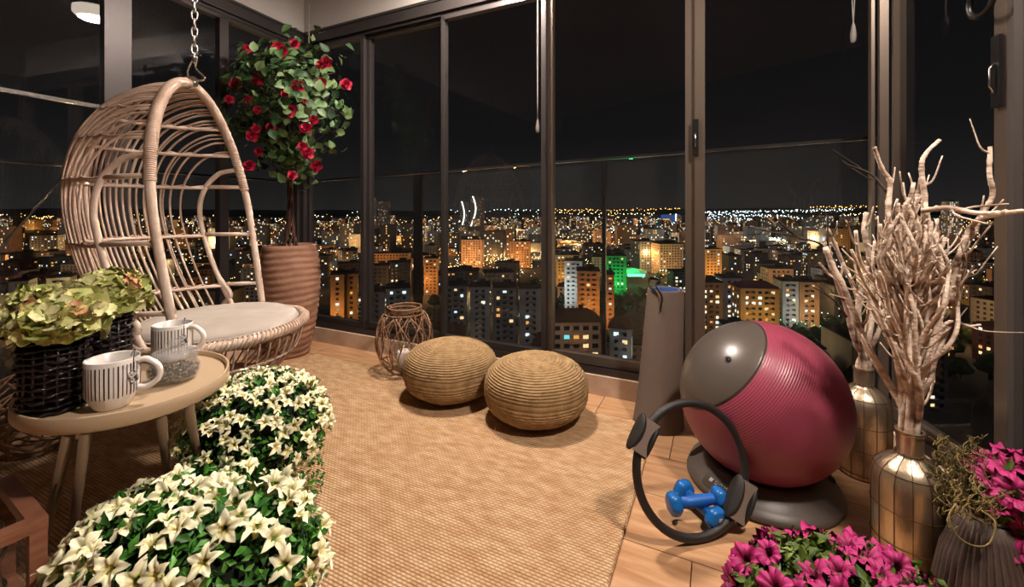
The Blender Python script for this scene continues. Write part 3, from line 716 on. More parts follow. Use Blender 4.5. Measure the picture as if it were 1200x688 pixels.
# ================================================================== POUFS
M_pouf = mat('pouf_rope', srgb(168, 138, 98), .9, 0, col2=srgb(136, 108, 72), scale=22, bump=.5, bscale=150, contrast=(.3, .7))
def pouf_mesh(seed):
    m = MB(); n = 260; rows = 38; sub = 5; prof = []
    R0, H = .290, .335
    tot = rows*sub
    for i in range(tot+1):
        t = i/tot; a = t*pi*.97                # from the top pole down
        x = sin(a); c = cos(a); e = 2.5
        rr = R0*abs(sin(a))**(2/e*1.0); zz = H/2+H/2*(abs(c)**(2/e*.92))*(1 if c > 0 else -1)
        prof.append((rr, zz))
    prof = prof[::-1]
    def fn(r, z, an, i):
        tt = (tot-i)/sub
        if r < .02: return r, z-.004
        rowk = math.floor(tt); f = abs(sin(tt*pi))**.6
        d = .0036*f+.0040*abs(sin(an*60+rowk*1.1))*f
        d += .0035*max(0, 1-((an*14/(2*pi)+tt*.22) % 1)*9)*f      # raised seams that spiral outwards
        dip = 0.012*math.exp(-(r/.085)**2) if z > .2 else 0
        k = sqrt(r*r+(z-.17)**2)
        return r+d*r/k, z+d*(z-.17)/k-dip+.006*noise.noise(Vector((cos(an)*2, sin(an)*2, z*8+seed)))
    m.lathe(prof, n, fn=fn); return m
def pouf(cx, cy, seed, label):
    t = empty('pouf', (cx, cy, .017), seed*1.3, label=label, cat='pouf', group=None)
    pouf_mesh(seed).build('woven_cover', M_pouf, t)
    b = MB()
    for q in range(3):
        r = .012+.011*q; b.tube([(r*cos(a), r*sin(a), .335-.004*q*q*.3-.014) for a in [2*pi*k/20 for k in range(20)]], .006, 6, closed=True)
    b.build('top_coil', M_pouf, t)
    return t
p1 = at(528, 440, 2.74); pouf(p1.x, 2.74, 1, 'round braided straw pouf beside the wicker lantern')
p2 = at(628, 470, 2.45); pouf(p2.x, 2.45, 2, 'round braided straw pouf nearer the rolled mat')

# ================================================================== WICKER LANTERN
M_vine = mat('dark_vine', srgb(100, 70, 50), .65, 0, col2=srgb(150, 114, 84), scale=25, bump=.4, bscale=90)
def wicker(cx, cy, r, h, label, seed=1):
    t = empty('wicker_lantern', (cx, cy, 0.0), seed, label=label, cat='lantern')
    prof = lambda u: (r*cos(math.radians(-75+127*u/.96)), h*.93*(sin(math.radians(-75+127*u/.96))+.966)/1.754)
    def pt(u, a): q = prof(u); return Vector((q[0]*cos(a), q[0]*sin(a), q[1]))
    for k in range(4):
        u = .965+.013*(k % 3); rr = r*(.60 if k < 3 else .66); z = h*(.93+.022*k) if k < 3 else h*.88
        P = wobble([(rr*cos(a), rr*sin(a), z) for a in [2*pi*j/30 for j in range(30)]], .005, 9, k+seed)
        MB().tube(P, .006, 6, closed=True).build('neck_ring', M_vine, t)
    for k in range(2):
        P = wobble([(r*.45*cos(a), r*.45*sin(a), .012+.014*k) for a in [2*pi*j/24 for j in range(24)]], .005, 9, k)
        MB().tube(P, .007, 6, closed=True).build('foot_ring', M_vine, t)
    for k in range(9):
        a = 2*pi*k/9
        for s in (-1, 1):
            P = [pt(.02+.86*j/14, a+s*(.70*sin(j/14*pi*1.0)+.05)) for j in range(15)]
            MB().tube(wobble(P, .006, 8, k+seed), .0048, 6).build('vine', M_vine, t)
        P = [pt(.03+.88*j/12, a+.35+.10*sin(j)) for j in range(13)]
        MB().tube(wobble(P, .006, 7, k+4), .0042, 5).build('vine', M_vine, t)
        P = [pt(.50+.36*sin(pi*j/8), a+.7*(j/8-.5)) for j in range(9)]
        MB().tube(P, .004, 5).build('vine', M_vine, t)
    P = [pt(.30+.02*sin(3*a), a) for a in [2*pi*j/30 for j in range(30)]]
    MB().tube(P, .0045, 6, closed=True).build('vine', M_vine, t)
    return t
M_clear = glassmat('clear_glass', (.95, .96, .95), 1.0, .01, .015)
pl_ = at(474, 400, 3.14); wicker(pl_.x, 3.14, .205, .50, 'round wicker lantern with candle standing by the left pouf')
t = empty('pillar_candle', (pl_.x, 3.14, .03), label='white pillar candle in a glass inside the round wicker lantern', cat='candle')
MB().lathe([(.05, 0), (.052, .01), (.052, .13), (.045, .138), (.008, .134), (.001, .134)], 24).build('wax', mat('wax', srgb(226, 206, 196), .5), t)
MB().tube([(0, 0, .134), (.002, 0, .155)], .002, 6).build('wick', M_black, t)
MB().lathe([(.075, 0), (.078, .005), (.078, .19), (.075, .19), (.075, .006), (.01, .006)], 28).build('glass_sleeve', M_clear, t)

# ================================================================== ROLLED MAT
M_mat = mat('mat_foam', srgb(104, 90, 80), .8, 0, bump=.25, bscale=220); M_matin = mat('mat_inside', srgb(64, 96, 160), .8)
bc = at(770, 495, 2.40); tcx = at(779, 339, 2.44)
t = empty('rolled_mat', (bc.x, 2.40, 0), label='grey brown exercise mat rolled up and standing by the window', cat='mat')
mo, mi_ = MB(), MB(); N = 96; turns = 2.1; Hm = CAMH-(339-HY)/FP*2.44
rows = 10
def spir(f, u, off):
    a = 2*pi*turns*f+1.1; rb_ = .138*(1-u)+.112*u; r = rb_-(1-f)*.045-off
    cx = (tcx.x-bc.x)*u; cy = .04*u
    flare = .012*max(0, .25-u)*4
    return Vector((cx+(r+flare)*cos(a), cy+(r+flare)*sin(a), u*Hm))
for off_, mm in ((0, mo), (.008, mi_)):
    v = [spir(k/N, j/rows, off_) for j in range(rows+1) for k in range(N+1)]
    mm.add(v, [(j*(N+1)+k, j*(N+1)+k+1, (j+1)*(N+1)+k+1, (j+1)*(N+1)+k) if off_ == 0 else (j*(N+1)+k, (j+1)*(N+1)+k, (j+1)*(N+1)+k+1, j*(N+1)+k+1) for j in range(rows) for k in range(N)])
mo.build('mat_sheet', M_mat, t); mi_.build('mat_lining', M_matin, t)
er = MB()
for u in (0, 1):
    v = []
    for k in range(N+1): v += [spir(k/N, u, 0), spir(k/N, u, .008)]
    er.add(v, [(2*k, 2*k+2, 2*k+3, 2*k+1) if u == 0 else (2*k, 2*k+1, 2*k+3, 2*k+2) for k in range(N)])
v = [spir(1, j/rows, q) for j in range(rows+1) for q in (0, .008)]
er.add(v, [(2*j, 2*j+1, 2*j+3, 2*j+2) for j in range(rows)])
er.build('mat_edge', M_mat, t)
st = bez([(-.06, -.10, Hm-.10), (-.055, -.108, Hm-.02), (-.075, -.07, Hm+.035), (-.03, -.02, Hm+.05), (-.07, .03, Hm+.06), (-.10, -.03, Hm+.03), (-.075, -.07, Hm+.0)], 6)
st = [q+Vector((tcx.x-bc.x, .04, 0)) for q in st]
MB().tube(st, .011, 6, flat=.35).build('carry_strap', M_black, t)

# ================================================================== EXERCISE BALL AND BASE
BC = Vector((1.098, 1.885, .036)); BR = .332
M_basep = mat('base_plastic', srgb(88, 79, 72), .42, bump=.05, bscale=200)
t = empty('ball_base', (BC.x, BC.y, 0), label='dark grey ring shaped stand under the exercise ball', cat='ball stand')
prof = [(.165, .0), (.296, .0), (.303, .012), (.298, .028), (.270, .040), (.245, .060), (.220, .083), (.198, .090), (.180, .080), (.168, .055), (.160, .02), (.165, .0)]
MB().lathe(prof, 64).build('ring_body', M_basep, t)
for k, a0 in enumerate((-2.60, 0.1, 2.3)):
    # raised grip bracket bent along the ring
    g = MB(); n = 14
    for j in range(n+1):
        a = a0-.34+.68*j/n; b = len(g.v)
        for (r, z) in ((.292, .03), (.286, .052), (.262, .078), (.238, .102), (.222, .104), (.222, .08), (.25, .05), (.29, .025)): g.v.append((r*cos(a), r*sin(a), z))
        if j:
            for q in range(8): g.f.append((b-8+q, b-8+(q+1) % 8, b+(q+1) % 8, b+q)); g.m.append(0)
    g.f.append(tuple(range(7, -1, -1))); g.m.append(0); g.f.append(tuple(n*8+q for q in range(8))); g.m.append(0)
    g.build('grip_bracket', M_basep, t, auto=35)
def text_obj(name, txt, size, M, parent, m, ext=.0006):
    cu = bpy.data.curves.new(name, 'FONT'); cu.body = txt; cu.size = size; cu.extrude = ext; cu.align_x = 'CENTER'; cu.align_y = 'CENTER'
    tmp = bpy.data.objects.new(name, cu); C.objects.link(tmp); dg = bpy.context.evaluated_depsgraph_get()
    me = bpy.data.meshes.new_from_object(tmp.evaluated_get(dg)); bpy.data.objects.remove(tmp); me.materials.clear(); me.materials.append(m)
    o = bpy.data.objects.new(name, me); C.objects.link(o); o.parent = parent; o.matrix_local = M; return o
M_ink = mat('logo_print', srgb(190, 186, 180), .6)
def frame_at(pos, nrm, upv):
    z = Vector(nrm).normalized(); y = Vector(upv); y = (y-z*y.dot(z)).normalized(); x = y.cross(z)
    return Matrix(((x.x, y.x, z.x, pos[0]), (x.y, y.y, z.y, pos[1]), (x.z, y.z, z.z, pos[2]), (0, 0, 0, 1)))
a0 = -2.80
for k, ch in enumerate('DOMYOS'):
    a = a0+.075*k+.09; rr = .2765
    text_obj('logo_letter', ch, .020, frame_at((rr*cos(a), rr*sin(a), .0668), (cos(a)*.6, sin(a)*.6, .8), (-cos(a)*.8, -sin(a)*.8, .6)), t, M_ink)
q = MB(); a = a0; q.box((0, 0, 0), (.016, .016, .0012)); q.build('logo_mark', M_ink, t, False).matrix_local = frame_at((.2765*cos(a), .2765*sin(a), .0665), (cos(a)*.6, sin(a)*.6, .8), (-cos(a)*.8, -sin(a)*.8, .6))

M_ball = bpy.data.materials.new('ball_rubber_pink'); M_ball.use_nodes = True; bt = M_ball.node_tree; p = bt.nodes['Principled BSDF']
p.inputs['Base Color'].default_value = srgb(146, 62, 82); p.inputs['Roughness'].default_value = .36
co = bt.nodes.new('ShaderNodeTexCoord'); sz = bt.nodes.new('ShaderNodeSeparateXYZ'); bt.links.new(co.outputs['Object'], sz.inputs[0])
an_ = mth(bt, 'ARCCOSINE', sz.outputs['Z'])                    # rings around the cap axis, object is built at unit size
w1 = mth(bt, 'SINE', mth(bt, 'MULTIPLY', an_, 230.0))
az_ = mth(bt, 'ARCTAN2', sz.outputs['Y'], sz.outputs['X'])
w2 = mth(bt, 'SINE', mth(bt, 'MULTIPLY', az_, 150.0))
nn = bt.nodes.new('ShaderNodeTexNoise'); nn.inputs['Scale'].default_value = 2.2; bt.links.new(co.outputs['Object'], nn.inputs['Vector'])
amp = mth(bt, 'GREATER_THAN', nn.outputs[0], .40)
hh = mth(bt, 'MULTIPLY', mth(bt, 'ADD', w1, mth(bt, 'MULTIPLY', w2, .12)), 1.0)
bp = bt.nodes.new('ShaderNodeBump'); bp.inputs['Strength'].default_value = .17; bp.inputs['Distance'].default_value = .004
bt.links.new(hh, bp.inputs['Height']); bt.links.new(bp.outputs[0], p.inputs['Normal'])
M_ballg = mat('ball_rubber_grey', srgb(84, 76, 70), .30, spec=.6)
t = empty('exercise_ball', BC, label='big raspberry pink exercise ball with grey cap on the dark stand', cat='exercise ball')
ax = Vector((-.75, .04, .66)).normalized(); Mx = frame_of(ax).to_4x4()
Mx = Matrix.Translation((0, 0, BR)) @ Mx @ Matrix.Scale(BR, 4)
CA = math.radians(46)
nA = 60
def ball_part(a0, a1, nm, mt, n):
    prof = [(sin(a0+(a1-a0)*k/n), cos(a0+(a1-a0)*k/n)) for k in range(n, -1, -1)]
    m = MB().lathe([(max(r, .0004), z) for r, z in prof], 96); o = m.build(nm, mt, t); o.matrix_local = Mx; return o
ball_part(0, CA, 'grey_cap', M_ballg, 24); ball_part(CA, pi-.001, 'ribbed_shell', M_ball, 60)
MB().lathe([(sin(CA)*1.0, cos(CA)-.004), (sin(CA)*1.006, cos(CA)+.000), (sin(CA)*1.0, cos(CA)+.004)], 96).build('seam', M_ballg, t).matrix_local = Mx
pd = Vector((-.637, -.403, .657)).normalized()
o = MB().lathe([(.0135, -.002), (.0135, .003), (.010, .0035), (.009, .0005), (.006, .0005), (.006, .004), (.0005, .004)], 20).build('valve_plug', M_black, t)
o.matrix_local = Matrix.Translation(Vector((0, 0, BR))+pd*BR) @ frame_of(pd).to_4x4()

# ================================================================== PILATES RING
M_rubber = mat('ring_foam', srgb(34, 31, 30), .55, bump=.1, bscale=200); M_padg = mat('pad_grey', srgb(128, 115, 106), .55)
yaw, lean, rr_ = .231, .219, .227; PX, PY = .683, 1.538
dd = Vector((cos(yaw), sin(yaw), 0)); ff = Vector((-sin(yaw), cos(yaw), 0)); uu = Vector((0, 0, cos(lean)))+ff*sin(lean); nn_ = dd.cross(uu)
t = empty('pilates_ring', (PX, PY, 0), label='black pilates ring with two grey padded grips leaning before the ball', cat='fitness ring')
cc = uu*(rr_+.016)
MB().tube([cc+(dd*cos(a)+uu*sin(a))*rr_ for a in [2*pi*k/80 for k in range(80)]], .0155, 12, closed=True).build('hoop', M_rubber, t)
def pad(ang, s):
    c = cc+(dd*cos(ang)+uu*sin(ang))*rr_; rad = dd*cos(ang)+uu*sin(ang); tan = -dd*sin(ang)+uu*cos(ang)
    Mx = Matrix(((tan.x, nn_.x, rad.x), (tan.y, nn_.y, rad.y), (tan.z, nn_.z, rad.z)))
    m = MB()                                     # grey saddle: flared towards both ends
    n = 14
    for j in range(n+1):
        u = -1+2*j/n; hw = .040; th = .013+.020*u*u; b = len(m.v)
        for (y, z) in ((-hw, -th), (hw, -th), (hw, th), (-hw, th)): m.v.append(tuple(Mx @ Vector((u*.064*s, y*.6, z))+c))
        if j:
            for q in range(4): m.f.append((b-4+q, b-4+(q+1) % 4, b+(q+1) % 4, b+q)); m.m.append(0)
    m.f += [(3, 2, 1, 0), tuple(n*4+q for q in range(4))]; m.m += [0, 0]
    g = m.build('grip', M_padg, t, auto=40)
    for sgn in (-1, 1):
        o = MB(); prof = [(.001, -.009), (.9, -.009), (1, -.004), (1, .005), (.92, .010), (.001, .012)]
        v = MB().lathe(prof, 28)
        v.v = [tuple(Mx @ Vector((x*.072*s, y*.034*s, sgn*(z*.8+.026+.008*x*x)))+c) for x, y, z in v.v]
        if sgn < 0: v.f = [f[::-1] for f in v.f]
        v.build('pad', M_rubber, g)
    return c, rad, tan
pad(pi-.62, .95); c_, rad_, tan_ = pad(-.62, 1.1)

# ================================================================== DUMBBELLS
M_blue = mat('dumbbell_blue', srgb(20, 96, 168), .35, coat=.2); M_blued = mat('dumbbell_grip', srgb(24, 90, 172), .45)
def dumbbell(c, d, label, L=.215, hr=.042, z=None):
    d = Vector(d).normalized(); t = empty('dumbbell', c, label=label, cat='dumbbell'); Q = frame_of(d).to_4x4()
    h = MB().lathe([(.019, -L*.32), (.021, -L*.1), (.021, L*.1), (.019, L*.32)], 20); h.build('handle', M_blued, t).matrix_local = Q
    for s in (-1, 1):
        prof = [(.018, .0), (hr*.8, .004), (hr*1.0, .014), (hr*1.02, .030), (hr*.92, .043), (hr*.7, .048), (.001, .048)]
        m = MB().lathe([(r, z_) for r, z_ in prof], 36, fn=lambda r, z_, an, i: (r*(1+.045*cos(6*an)), z_))
        m.v = [(x, y, s*(z_+L*.28)) for x, y, z_ in m.v]
        if s < 0: m.f = [f[::-1] for f in m.f]
        m.build('weight_head', M_blue, t, auto=50).matrix_local = Q
    return t, Q
c2 = fl(818, 600, .044); d2 = Vector((.28, -.96, 0))
t2, Q = dumbbell(Vector((.735, 1.675, .044)), Vector((.34, -1, 0)), 'blue dumbbell pointing to the viewer beneath the other one')
e2_ = Vector((.34, -1, 0)).normalized()
o = MB().box((0, 0, 0), (.016, .016, .001)).build('logo_mark', M_ink, t2, False); o.matrix_local = frame_at(e2_*(.215*.28+.0487)+Vector((0, 0, .008)), e2_, (0, 0, 1))
text_obj('logo_text', 'DOMYOS', .010, frame_at(e2_*(.215*.28+.0487)+Vector((0, 0, -.010)), e2_, (0, 0, 1)), t2, M_ink)
dumbbell(Vector((.712, 1.645, .078)), Vector((1, .10, .06)), 'blue dumbbell lying across the other inside the pilates ring', L=.235, hr=.040)

# ================================================================== HANGING EGG CHAIR
M_ratt = mat('whitewashed_rattan', srgb(214, 194, 178), .6, 0, col2=srgb(196, 172, 154), scale=14, bump=.2, bscale=60)
M_ratt2 = mat('rattan_slat', srgb(204, 180, 162), .6, 0, col2=srgb(178, 150, 132), scale=10, bump=.2, bscale=60, rand=.10)
M_cush = mat('cushion_cloth', srgb(186, 177, 166), .95, 0, col2=srgb(174, 164, 152), scale=6, bump=.4, bscale=320)
ZS, ZT = .60, 1.835
L0 = Vector((-1.40, 1.80, 0)); R0 = Vector((-1.50, 2.56, 0)); lat = (R0-L0).normalized(); fac = Vector((lat.y, -lat.x, 0))
CC = (L0+R0)/2
def lerp_tab(tab, x):
    if x <= tab[0][0]: return tab[0][1]
    for (a, b), (c, d) in zip(tab, tab[1:]):
        if x <= c:
            t = (x-a)/(c-a); t = t*t*(3-2*t) if False else t; return b+(d-b)*t
    return tab[-1][1]
def Wz(z):           # half width of the hoop
    if z > 1.15: q = (z-1.15)/(ZT-1.15); return .415*sqrt(max(0, 1-q**1.85))
    return .375+(.415-.375)*sin((z-.35)/(1.15-.35)*pi/2)
def Dz(z):           # how far the back reaches behind the hoop
    if z > 1.18: q = (z-1.18)/(ZT-1.18); return .56*sqrt(max(0, 1-q**2.1))
    q = (1.18-z)/(1.18-.50); return .56-.20*max(0, q)**1.9
def lean(z): return -.18*(z-ZS)/(ZT-ZS)
ch = empty('hanging_egg_chair', (CC.x, CC.y, 0.30), label='whitewashed rattan egg chair with grey cushion hanging from a chain', cat='chair')
o0 = ch.location
def cp(a, b, z): return CC+fac*(a+lean(z))+lat*b+Vector((0, 0, z))-o0
def shell(b, z):
    w = Wz(z); s = max(0, 1-(b/max(w, 1e-4))**2)
    return -Dz(z)*sqrt(s)
# hoop
hp = []
for k in range(61):
    th = pi*k/60
    if k == 0 or k == 60: pass
    z = 1.15+(ZT-1.15)*sin(th) if 0 < k < 60 else 1.15
    b = -.415*cos(th) if True else 0
    q = max(0, (z-1.15)/(ZT-1.15)); b = -math.copysign(.415*sqrt(max(0, 1-q**1.85)), cos(th)); hp.append((b, z))
left = [(-Wz(z), z) for z in (.50, .60, .70, .82, .95, 1.05)]; right = [(Wz(z), z) for z in (1.05, .95, .82, .70, .60, .50)]
hoop = [cp(0, b, z) for b, z in left]+[cp(0, b, z) for b, z in hp]+[cp(0, b, z) for b, z in right]
hoop = bez(hoop[::2]+[hoop[-1]], 3)
MB().tube(hoop, .0185, 14).build('hoop_frame', M_ratt, ch)
# binding round the upper hoop
top_pts = [p for p in hoop if p.z+o0.z > 1.30]
wr = MB(); seg = bez(top_pts[::3]+[top_pts[-1]], 9)
acc = 0; Lh = sum((seg[i+1]-seg[i]).length for i in range(len(seg)-1)); coil = []
for i in range(len(seg)-1):
    d = (seg[i+1]-seg[i]); L_ = d.length; d.normalize(); w = fac; u = d.cross(w)
    for s in range(5):
        aa = acc+L_*s/5; ph_ = aa/.0085*2*pi
        coil.append(None)
    acc += L_
rings = 0; pos = 0; i = 0; acc = 0
tot = int(Lh/.0095)
cum = [0]
for i in range(len(seg)-1): cum.append(cum[-1]+(seg[i+1]-seg[i]).length)
j = 0
for k in range(tot):
    d_ = Lh*(k+.5)/tot
    while cum[j+1] < d_: j += 1
    f = (d_-cum[j])/(cum[j+1]-cum[j]); c = seg[j].lerp(seg[j+1], f); tn = (seg[j+1]-seg[j]).normalized(); w = (fac-tn*fac.dot(tn)).normalized(); u = tn.cross(w)
    bigger = .0062 if d_ < Lh*.38 and d_ > Lh*.10 else .0048
    wr.tube([c+(w*cos(a)+u*sin(a))*.0195 for a in [2*pi*q/12 for q in range(12)]], bigger, 5, closed=True)
wr.build('hoop_binding', M_ratt2, ch)
# back slats
NS = 29; BM = .345
def slat_pts(b, zlo=.52):
    ztop = None; z = ZT
    while z > 1.15 and Wz(z) < abs(b)+1e-3: z -= .002
    zt = z
    out = [(0 if abs(b) > .02 else 0, b, zt)]
    for k in range(1, 34):
        zz = zt-(zt-zlo)*(k/33)**1.45; out.append((shell(b, zz), b, zz))
    return [cp(*q) for q in out]
for k in range(NS):
    b = -BM+2*BM*(k+.5)/NS
    MB().tube(bez(slat_pts(b)[::1], 2), .0056, 6).build('slat', M_ratt2, ch)
    if k % 2 == 0 and abs(b) < .3:
        b2 = b+.012; MB().tube(bez([q+fac*-.012 for q in slat_pts(b2)], 1), .0045, 5).build('slat', M_ratt2, ch)
for b in (-.37, 0.0, .37):         # thicker ribs: two side rings and the middle one
    P = slat_pts(b, .50)
    if abs(b) > .1:
        tail = [cp(-.16, b, .52), cp(-.02, b, .60)]
        P = P+[cp(shell(b, .5)+.06, b, .475)]+tail if False else P
    MB().tube(bez(P[::2]+[P[-1]], 4), .0135 if abs(b) > .1 else .013, 10).build('rib', M_ratt, ch)
for s in (-1, 1):                  # lower curve of the side rings back to the hoop foot
    P = [cp(shell(.37*s, .80), .37*s, .80), cp(shell(.37*s, .70)+.02, .37*s, .70), cp(-.20, .375*s, .635), cp(-.08, .375*s, .60), cp(.0, .375*s, .60)]
    MB().tube(bez(P, 6), .0135, 10).build('rib', M_ratt, ch)
# cross battens with lashing, and struts from ring to hoop
for z, ends in ((1.66, 0), (1.52, 0), (1.335, 1), (1.055, 1), (.76, 1)):
    bm = .37 if ends else Wz(z); P = [cp(shell(-bm+2*bm*k/24, z)+.010, -bm+2*bm*k/24, z-.008) for k in range(25)]
    MB().tube(P, .0085, 8).build('batten', M_ratt, ch)
    P2 = [cp(shell(-bm+2*bm*k/60, z)-.008+.006*sin(k*2.1), -bm+2*bm*k/60, z+.006*cos(k*2.1)) for k in range(61)]
    MB().tube(P2, .0055, 5).build('lashing', M_ratt2, ch)
    if ends:
        for s in (-1, 1):
            MB().tube([cp(shell(.37*s, z), .37*s, z), cp(0, Wz(z)*s, z+(.01 if s < 0 else 0))], .0115, 8).build('side_strut', M_ratt, ch)
# side slats on the near and far flank behind the rings
# seat basket
SA, SB_, ZR = .40, .40, .60
def seat(a, r=1.0): 
    ca, sa = cos(a), sin(a); fa = .365 if ca > 0 else .42
    return (-.02+fa*ca*r, SB_*sa*r)
rim = [ (lambda q: CC+fac*(q[0])+lat*q[1]+Vector((0, 0, ZR+.015*cos(a)))-o0)(seat(a)) for a in [2*pi*k/72 for k in range(72)]]
MB().tube(rim, .020, 12, closed=True).build('seat_rim', M_ratt, ch)
br = MB()
for st_ in range(3):
    P = []
    for k in range(260):
        a = 2*pi*k/260; q = seat(a, 1.0); ph_ = a*42+st_*2*pi/3
        P.append(CC+fac*(q[0]+cos(a)*.0235*cos(ph_))+lat*(q[1]+sin(a)*.0235*cos(ph_))+Vector((0, 0, ZR+.015*cos(a)+.0235*sin(ph_)))-o0)
    br.tube(P, .0062, 5, closed=True)
br.build('rim_braid', M_ratt2, ch)
for k in range(46):
    a = 2*pi*k/46; P = []
    for j in range(9):
        f = j/8; r = (cos(f*pi/2*.93))**.75; q = seat(a, r); P.append(CC+fac*(q[0]-.04*f)+lat*q[1]+Vector((0, 0, ZR-.27*sin(f*pi/2)))-o0)
    MB().tube(P, .0052, 5).build('basket_rod', M_ratt2, ch)
for f, rad in ((.30, .007), (.55, .007), (.8, .008)):
    r = (cos(f*pi/2*.93))**.75
    P = []
    for k in range(48):
        a = 2*pi*k/48; q = seat(a, r); P.append(CC+fac*(q[0]-.04*f)+lat*q[1]+Vector((0, 0, ZR-.27*sin(f*pi/2)))-o0)
    MB().tube(P, rad, 6, closed=True).build('basket_hoop', M_ratt2, ch)
MB().lathe([(.20, .0), (.195, -.015), (.12, -.03), (.001, -.03)], 24).build('basket_base', M_ratt2, ch, loc=(-.04, 0, .045))
m = MB(); v = []                       # woven seat mesh under the cushion
for j in range(5):
    r = .98*(j+.01)/4
    for k in range(48):
        a = 2*pi*k/48; q = seat(a, r); v.append(CC+fac*q[0]+lat*q[1]+Vector((0, 0, ZR-.02))-o0)
m.add(v, [(j*48+k, (j+1)*48+k, (j+1)*48+(k+1) % 48, j*48+(k+1) % 48) for j in range(4) for k in range(48)]); m.build('seat_deck', M_ratt2, ch)
# cushion
cu = empty('seat_cushion', (CC.x, CC.y, ZR), label='light grey seat cushion lying in the egg chair', cat='cushion'); m = MB(); n = 72
prof = [(.001, .0), (.6, -.002), (.90, .0), (.965, .012), (.985, .028), (.965, .044), (.90, .058), (.7, .068), (.4, .072), (.001, .072)]
v = []
for (r, z) in prof:
    for k in range(n):
        a = 2*pi*k/n; q = seat(a, r*.93); q = (q[0]+.0, q[1])
        w_ = .006*noise.noise(Vector((q[0]*7, q[1]*7, z*3)))+.004*noise.noise(Vector((q[0]*18, q[1]*18, 2))) if z > .02 else 0
        v.append(fac*q[0]+lat*q[1]+Vector((0, 0, z+w_)))
m.add(v, [(j*n+k, j*n+(k+1) % n, (j+1)*n+(k+1) % n, (j+1)*n+k) for j in range(len(prof)-1) for k in range(n)]); m.build('cushion_cover', M_cush, cu)
P = []
for k in range(n): a = 2*pi*k/n; q = seat(a, .985*.93); P.append(fac*q[0]+lat*q[1]+Vector((0, 0, .028)))
MB().tube(P, .0045, 6, closed=True).build('piping', M_cush, cu)
# chain
top = cp(0, .0, ZT)+o0+Vector((0, 0, .02))
cx_, cy_ = at(228, 60, 2.13).x, 2.13
hn = empty('hanging_chain', (cx_, cy_, ZC), label='steel link chain with snap hook holding the egg chair', cat='chain'); o0c = hn.location
Lk = MB(); P = []
lw, ll = .0115, .026
for k in range(24):
    a = 2*pi*k/24; P.append((lw*cos(a), 0, ll*math.copysign(abs(sin(a))**.8, sin(a))))
lkm = Lk.tube(P, .0042, 8, closed=True).mesh('link', M_chrome)
zz = ZC-.03; k = 0
zend = top.z+.10
while zz > zend:
    inst('link', lkm, hn, (0, 0, zz-o0c.z), (0, 0, (pi/2 if k % 2 else 0)+.5)); zz -= .0425; k += 1
MB().lathe([(.03, 0), (.03, -.006), (.008, -.012), (.008, -.035)], 16).build('ceiling_plate', M_chrome, hn)
P = [Vector((cx_, cy_, zend+.01))-o0c, Vector((cx_-.018, cy_, zend-.02))-o0c, top+Vector((-.012, 0, .04))-o0c, top+Vector((.0, 0, .01))-o0c, top+Vector((.05, 0, -.0))-o0c, top+Vector((.075, 0, .012))-o0c, top+Vector((.03, 0, .06))-o0c, Vector((cx_+.012, cy_, zend))-o0c]
MB().tube(bez(P+[P[0]], 6), .0055, 8).build('snap_hook', M_chrome, hn)
for j in range(4):
    P = [top+Vector((.0, 0, -.018+.004*j))+(fac*cos(a)*.028+Vector((0, 0, 1))*sin(a)*.030)+lat*(.012*(j-1.5))-o0c for a in [2*pi*q/16 for q in range(16)]]
    MB().tube(P, .0038, 6, closed=True).build('wire_loop', M_chrome, hn)

# ================================================================== PLANTER AND TREE
M_pot = mat('ribbed_planter_clay', srgb(158, 118, 96), .75, 0, col2=srgb(132, 94, 74), scale=6, bump=.35, bscale=30)
PC = Vector((-1.845, 3.55, 0))
zt_ = CAMH-(287-HY)/FP*3.5
pt_ = empty('ribbed_planter', PC, label='tall brown planter with wavy horizontal ribs in the window corner', cat='planter')
prof = []; nb2 = 18
for i in range(nb2*4+1):
    t = i/(nb2*4); R_ = .135+(.225-.135)*sin(min(1, t/.62)*pi/2) - (.025*((t-.62)/.38)**2 if t > .62 else 0)
    f = (i % 4)/4; R_ += (.0, .006, .008, .004)[i % 4]; prof.append((R_, t*zt_))
prof += [(.178, zt_), (.178, zt_-.05)]
MB().lathe(prof, 80, fn=lambda r, z, an, i: (r+.0025*sin(an*3+z*9), z+(.010*sin(an*2+z*4)+.005*noise.noise(Vector((cos(an)*2, sin(an)*2, z*6)))) if 0.03 < z < zt_-.02 else z)).build('pot_wall', M_pot, pt_)
MB().lathe([(.0005, zt_-.035), (.10, zt_-.03), (.179, zt_-.04)][::-1], 30, fn=lambda r, z, an, i: (r, z+.012*noise.noise(Vector((cos(an)*r*20, sin(an)*r*20, 1))))).build('soil', mat('moss_soil', srgb(62, 66, 30), 1, 0, col2=srgb(38, 28, 20), scale=18, bump=.6, bscale=60), pt_)
M_trunk = mat('trunk_bark', srgb(86, 56, 42), .8, 0, col2=srgb(52, 32, 24), scale=14, bump=.6, bscale=50, stretch=(3, 3, .6))
M_leafs = [mat('tree_leaf_%s' % n, c, .55, 0, col2=c2, scale=24, rand=.25) for n, c, c2 in (('deep', srgb(30, 58, 28), srgb(48, 80, 40)), ('mid', srgb(52, 84, 42), srgb(92, 116, 70)), ('pale', srgb(70, 96, 54), srgb(106, 126, 80)))]
M_rose = mat('red_blossom', srgb(190, 20, 66), .6, 0, col2=srgb(140, 10, 40), scale=60, rand=.2)
tr = empty('flowering_tree', (PC.x, PC.y, zt_-.04), label='artificial camellia tree with red blossoms standing in the ribbed planter', cat='tree'); oT = tr.location
rt = random.Random(11)
